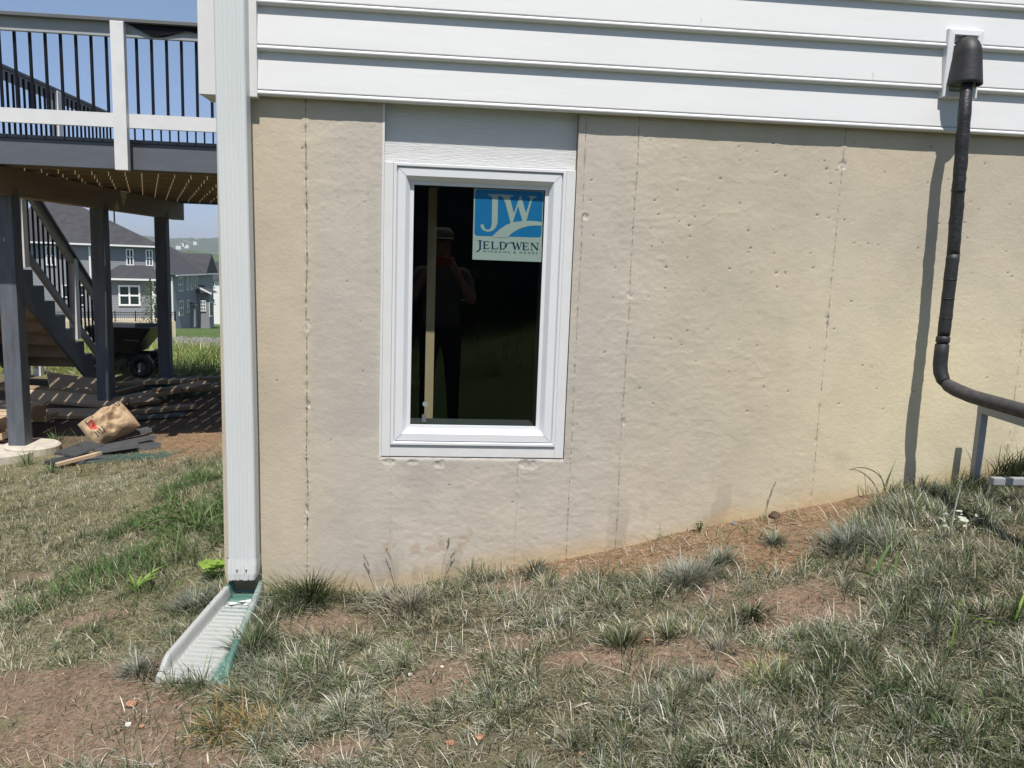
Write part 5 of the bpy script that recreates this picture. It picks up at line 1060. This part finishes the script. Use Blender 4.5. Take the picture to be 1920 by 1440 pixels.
strap('broadleaf_weed', 'drooping green weed left of the house corner', [(-1.25, .95, a, random.uniform(.18, .34), random.uniform(.2, .6), random.uniform(.8, 1.8), .012) for a in np.linspace(0, 6, 12)], M['weed'])
strap('broadleaf_weed', 'small light green weed in the lawn left of the splash block', [(-1.27, .12, a, random.uniform(.08, .15), random.uniform(.3, .8), random.uniform(.5, 1.4), .012) for a in np.linspace(0, 6, 9)], M['lime'])
strap('broadleaf_weed', 'leafy green weed in the shade line near the corner', [(-1.2, 2.1, a, random.uniform(.18, .36), random.uniform(.2, .6), random.uniform(.8, 1.6), .016) for a in np.linspace(0, 6, 14)], M['weed'])
def leafy(name, lab, x, y, n, R, size, hgt, mat_, lobed=False, cat='weed'):
    t_ = thing(name, lab, cat, (x, y, zg(x, y))); b = MB()
    for k in range(n):
        a = random.uniform(0, 6.28); r = R*random.random()**.5; z = zg(x+r*math.cos(a), y+r*math.sin(a)*.7)+hgt*random.uniform(.3, 1); c = Vector((x+r*math.cos(a), y+r*math.sin(a)*.7, z)); Rm = Matrix.Rotation(random.uniform(0, 6.28), 3, 'Z') @ Matrix.Rotation(random.uniform(.1, .9), 3, 'X'); s_ = size*random.uniform(.6, 1.3)
        m_ = 15 if lobed else 9; pl = []
        for i in range(m_):
            an = 2*math.pi*i/m_; rr2 = s_*(.55+.35*abs(math.cos(an*2.5)) if lobed else .55+.35*abs(math.cos(an/2))**3); pl.append(c+Rm @ Vector((rr2*math.cos(an), rr2*math.sin(an)*(.95 if lobed else .5), .06*s_*math.sin(an*3))))
        o_ = len(b.v); b.add([c+Rm @ Vector((0, 0, -.1*s_))]+pl, [(0, 1+i, 1+(i+1) % m_) for i in range(m_)])
    b.build('foliage', mat_, t_)
    b = MB()
    for k in range(6): a = k; b.tube([(x, y, zg(x, y)), (x+R*.5*math.cos(a), y+R*.35*math.sin(a), zg(x, y)+hgt*.7)], .0015, 4)
    b.build('stem', M['weed'], t_)
leafy('lobed_weed', 'lime green lobed leaves at the house corner above the splash block', -.955, .16, 8, .09, .045, .09, M['lime'], True)
leafy('pale_leaf_weed', 'broad leaved weed whitened by paint overspray right of the tuft', 2.03, -.46, 34, .10, .018, .06, M['leafpale'])
leafy('pale_leaf_weed', 'patch of small whitened leaves on the ground left of the broad leaves', 1.86, -.44, 70, .16, .011, .012, M['leafpale'])
leafy('small_weed', 'tiny dark weed at the wall at the left of the straw band', 1.155, -.03, 12, .03, .014, .05, M['weed'])
b = MB()
t_ = thing('feathery_weed', 'bright feathery green weed in the grass left of the corner', 'weed', (-1.45, 1.15, zg(-1.45, 1.15)))
for k in range(800):
    a = random.uniform(0, 6.28); r = .22*random.random()**.5; c = Vector((-1.42+r*math.cos(a), 1.15+r*math.sin(a), zg(-1.42, 1.15)+random.uniform(.03, .17)*(1.1-r/.3))); d1 = Vector([random.gauss(0, 1) for _ in range(3)]).normalized()*.016; d2 = Vector([random.gauss(0, 1) for _ in range(3)]).normalized()*.006; b.add([c-d1, c+d2, c+d1, c-d2], [(0, 1, 2, 3)])
b.build('foliage', M['weed'], t_)
# stones, brick bits, clods
def lump(name, lab, cat, x, y, s_, m_, flat_=.6, grp=None, dz=0):
    bm = bmesh.new(); bmesh.ops.create_icosphere(bm, subdivisions=3, radius=s_); sd = random.uniform(0, 99)
    for v in bm.verts:
        c = v.co/s_; k = .65+.7*float(fbm(np.array(c.x*1.3+sd+c.z), np.array(c.y*1.3+c.z*1.7+sd), 3, 5)); v.co = v.co*k; v.co.z *= flat_
    me = bpy.data.meshes.new(name); bm.to_mesh(me); bm.free(); me.materials.append(m_); o = bpy.data.objects.new(name, me); C.objects.link(o); o.location = (x, y, zg(x, y)+s_*.25*flat_+dz); o.rotation_euler = (0, 0, random.uniform(0, 6)); tag(o, lab, cat, grp); return o
lump('soil_clod', 'dark brown soil clod at the wall foot in the straw band', 'soil clod', 1.49, -.03, .024, M['clod'], .8)
lump('grey_stone', 'small grey stone at the wall foot left of the soil clod', 'stone', 1.31, -.025, .014, M['rubble'], .7)
for k, (u_, v_, s_, lb) in enumerate(((248, 1330, .018, 'orange brick fragment on bare soil below the splash block'), (266, 1369, .008, 'tiny brick crumb beside the white stone at the lower left'), (900, 1393, .014, 'brick fragment in the grass at the bottom centre'), (843, 1398, .012, 'brick fragment left of the bottom centre piece'), (1088, 1420, .010, 'brick crumb nearest the bottom edge right of centre'), (1215, 1205, .011, 'brick crumb on bare soil right of centre'))):
    q = gp(u_, v_); lump('brick_fragment', lb, 'brick fragment', q[0], q[1], s_, M['brick'], .5, 'brick fragments', .004)
for k, (u_, v_, s_, lb) in enumerate(((240, 1368, .010, 'white stone on the bare soil at the lower left'), (907, 1081, .011, 'white stone at the wall foot below the window'), (768, 1268, .008, 'white pebble on the soil patch, lower left of the centre'), (829, 1254, .006, 'white pebble at the upper edge of the soil patch'), (590, 1272, .012, 'white flake in the grass right of the splash block'), (988, 1222, .007, 'pale pebble on the bare soil in the middle'), (1044, 1163, .009, 'pale pebble among dry grass above the middle soil'))):
    q = gp(u_, v_); lump('white_stone', lb, 'stone', q[0], min(q[1], -.02), s_, M['stone'], .6, 'white stones', .004)
rng2 = random.Random(5); b = MB()
for k in range(320):
    x, y = rng2.uniform(-.3, 1.3), -rng2.random()**1.6*.5-.02
    if k % 3 == 0: x, y = rng2.uniform(-1.5, 2.2), rng2.uniform(-1.3, -.03)
    if insplash(np.array(x), np.array(y)): continue
    s_ = rng2.uniform(.0015, .004); z = zg(x, y)+.003; V = [(x+s_*dx*rng2.uniform(.6, 1.2), y+s_*dy*rng2.uniform(.6, 1.2), z+s_*dz) for dx, dy, dz in ((1, 0, 0), (0, 1, 0), (-1, 0, 0), (0, -1, 0), (.1, .1, .9))]; b.add(V, [(0, 1, 4), (1, 2, 4), (2, 3, 4), (3, 0, 4)])
tag(b.build('pebbles', M['stone']), 'tiny pale pebbles scattered over the soil', 'pebbles', kind='stuff')
# ------------------------------------------------------------------ haze
HD = .00028
b = MB(); b.box(-1300, 1300, -70, 1330, -75, 60); hz = MB(); hz = b
m = bpy.data.materials.new('thin_haze'); m.use_nodes = True; t = m.node_tree; t.nodes.remove(t.nodes['Principled BSDF'])
pv = N(t, 'ShaderNodeVolumePrincipled', Density=HD); pv.inputs['Color'].default_value = (.86, .91, 1, 1); t.links.new(pv.outputs[0], t.nodes['Material Output'].inputs['Volume'])
tag(b.build('haze', m), 'thin summer haze over the far hills', 'haze', kind='stuff')
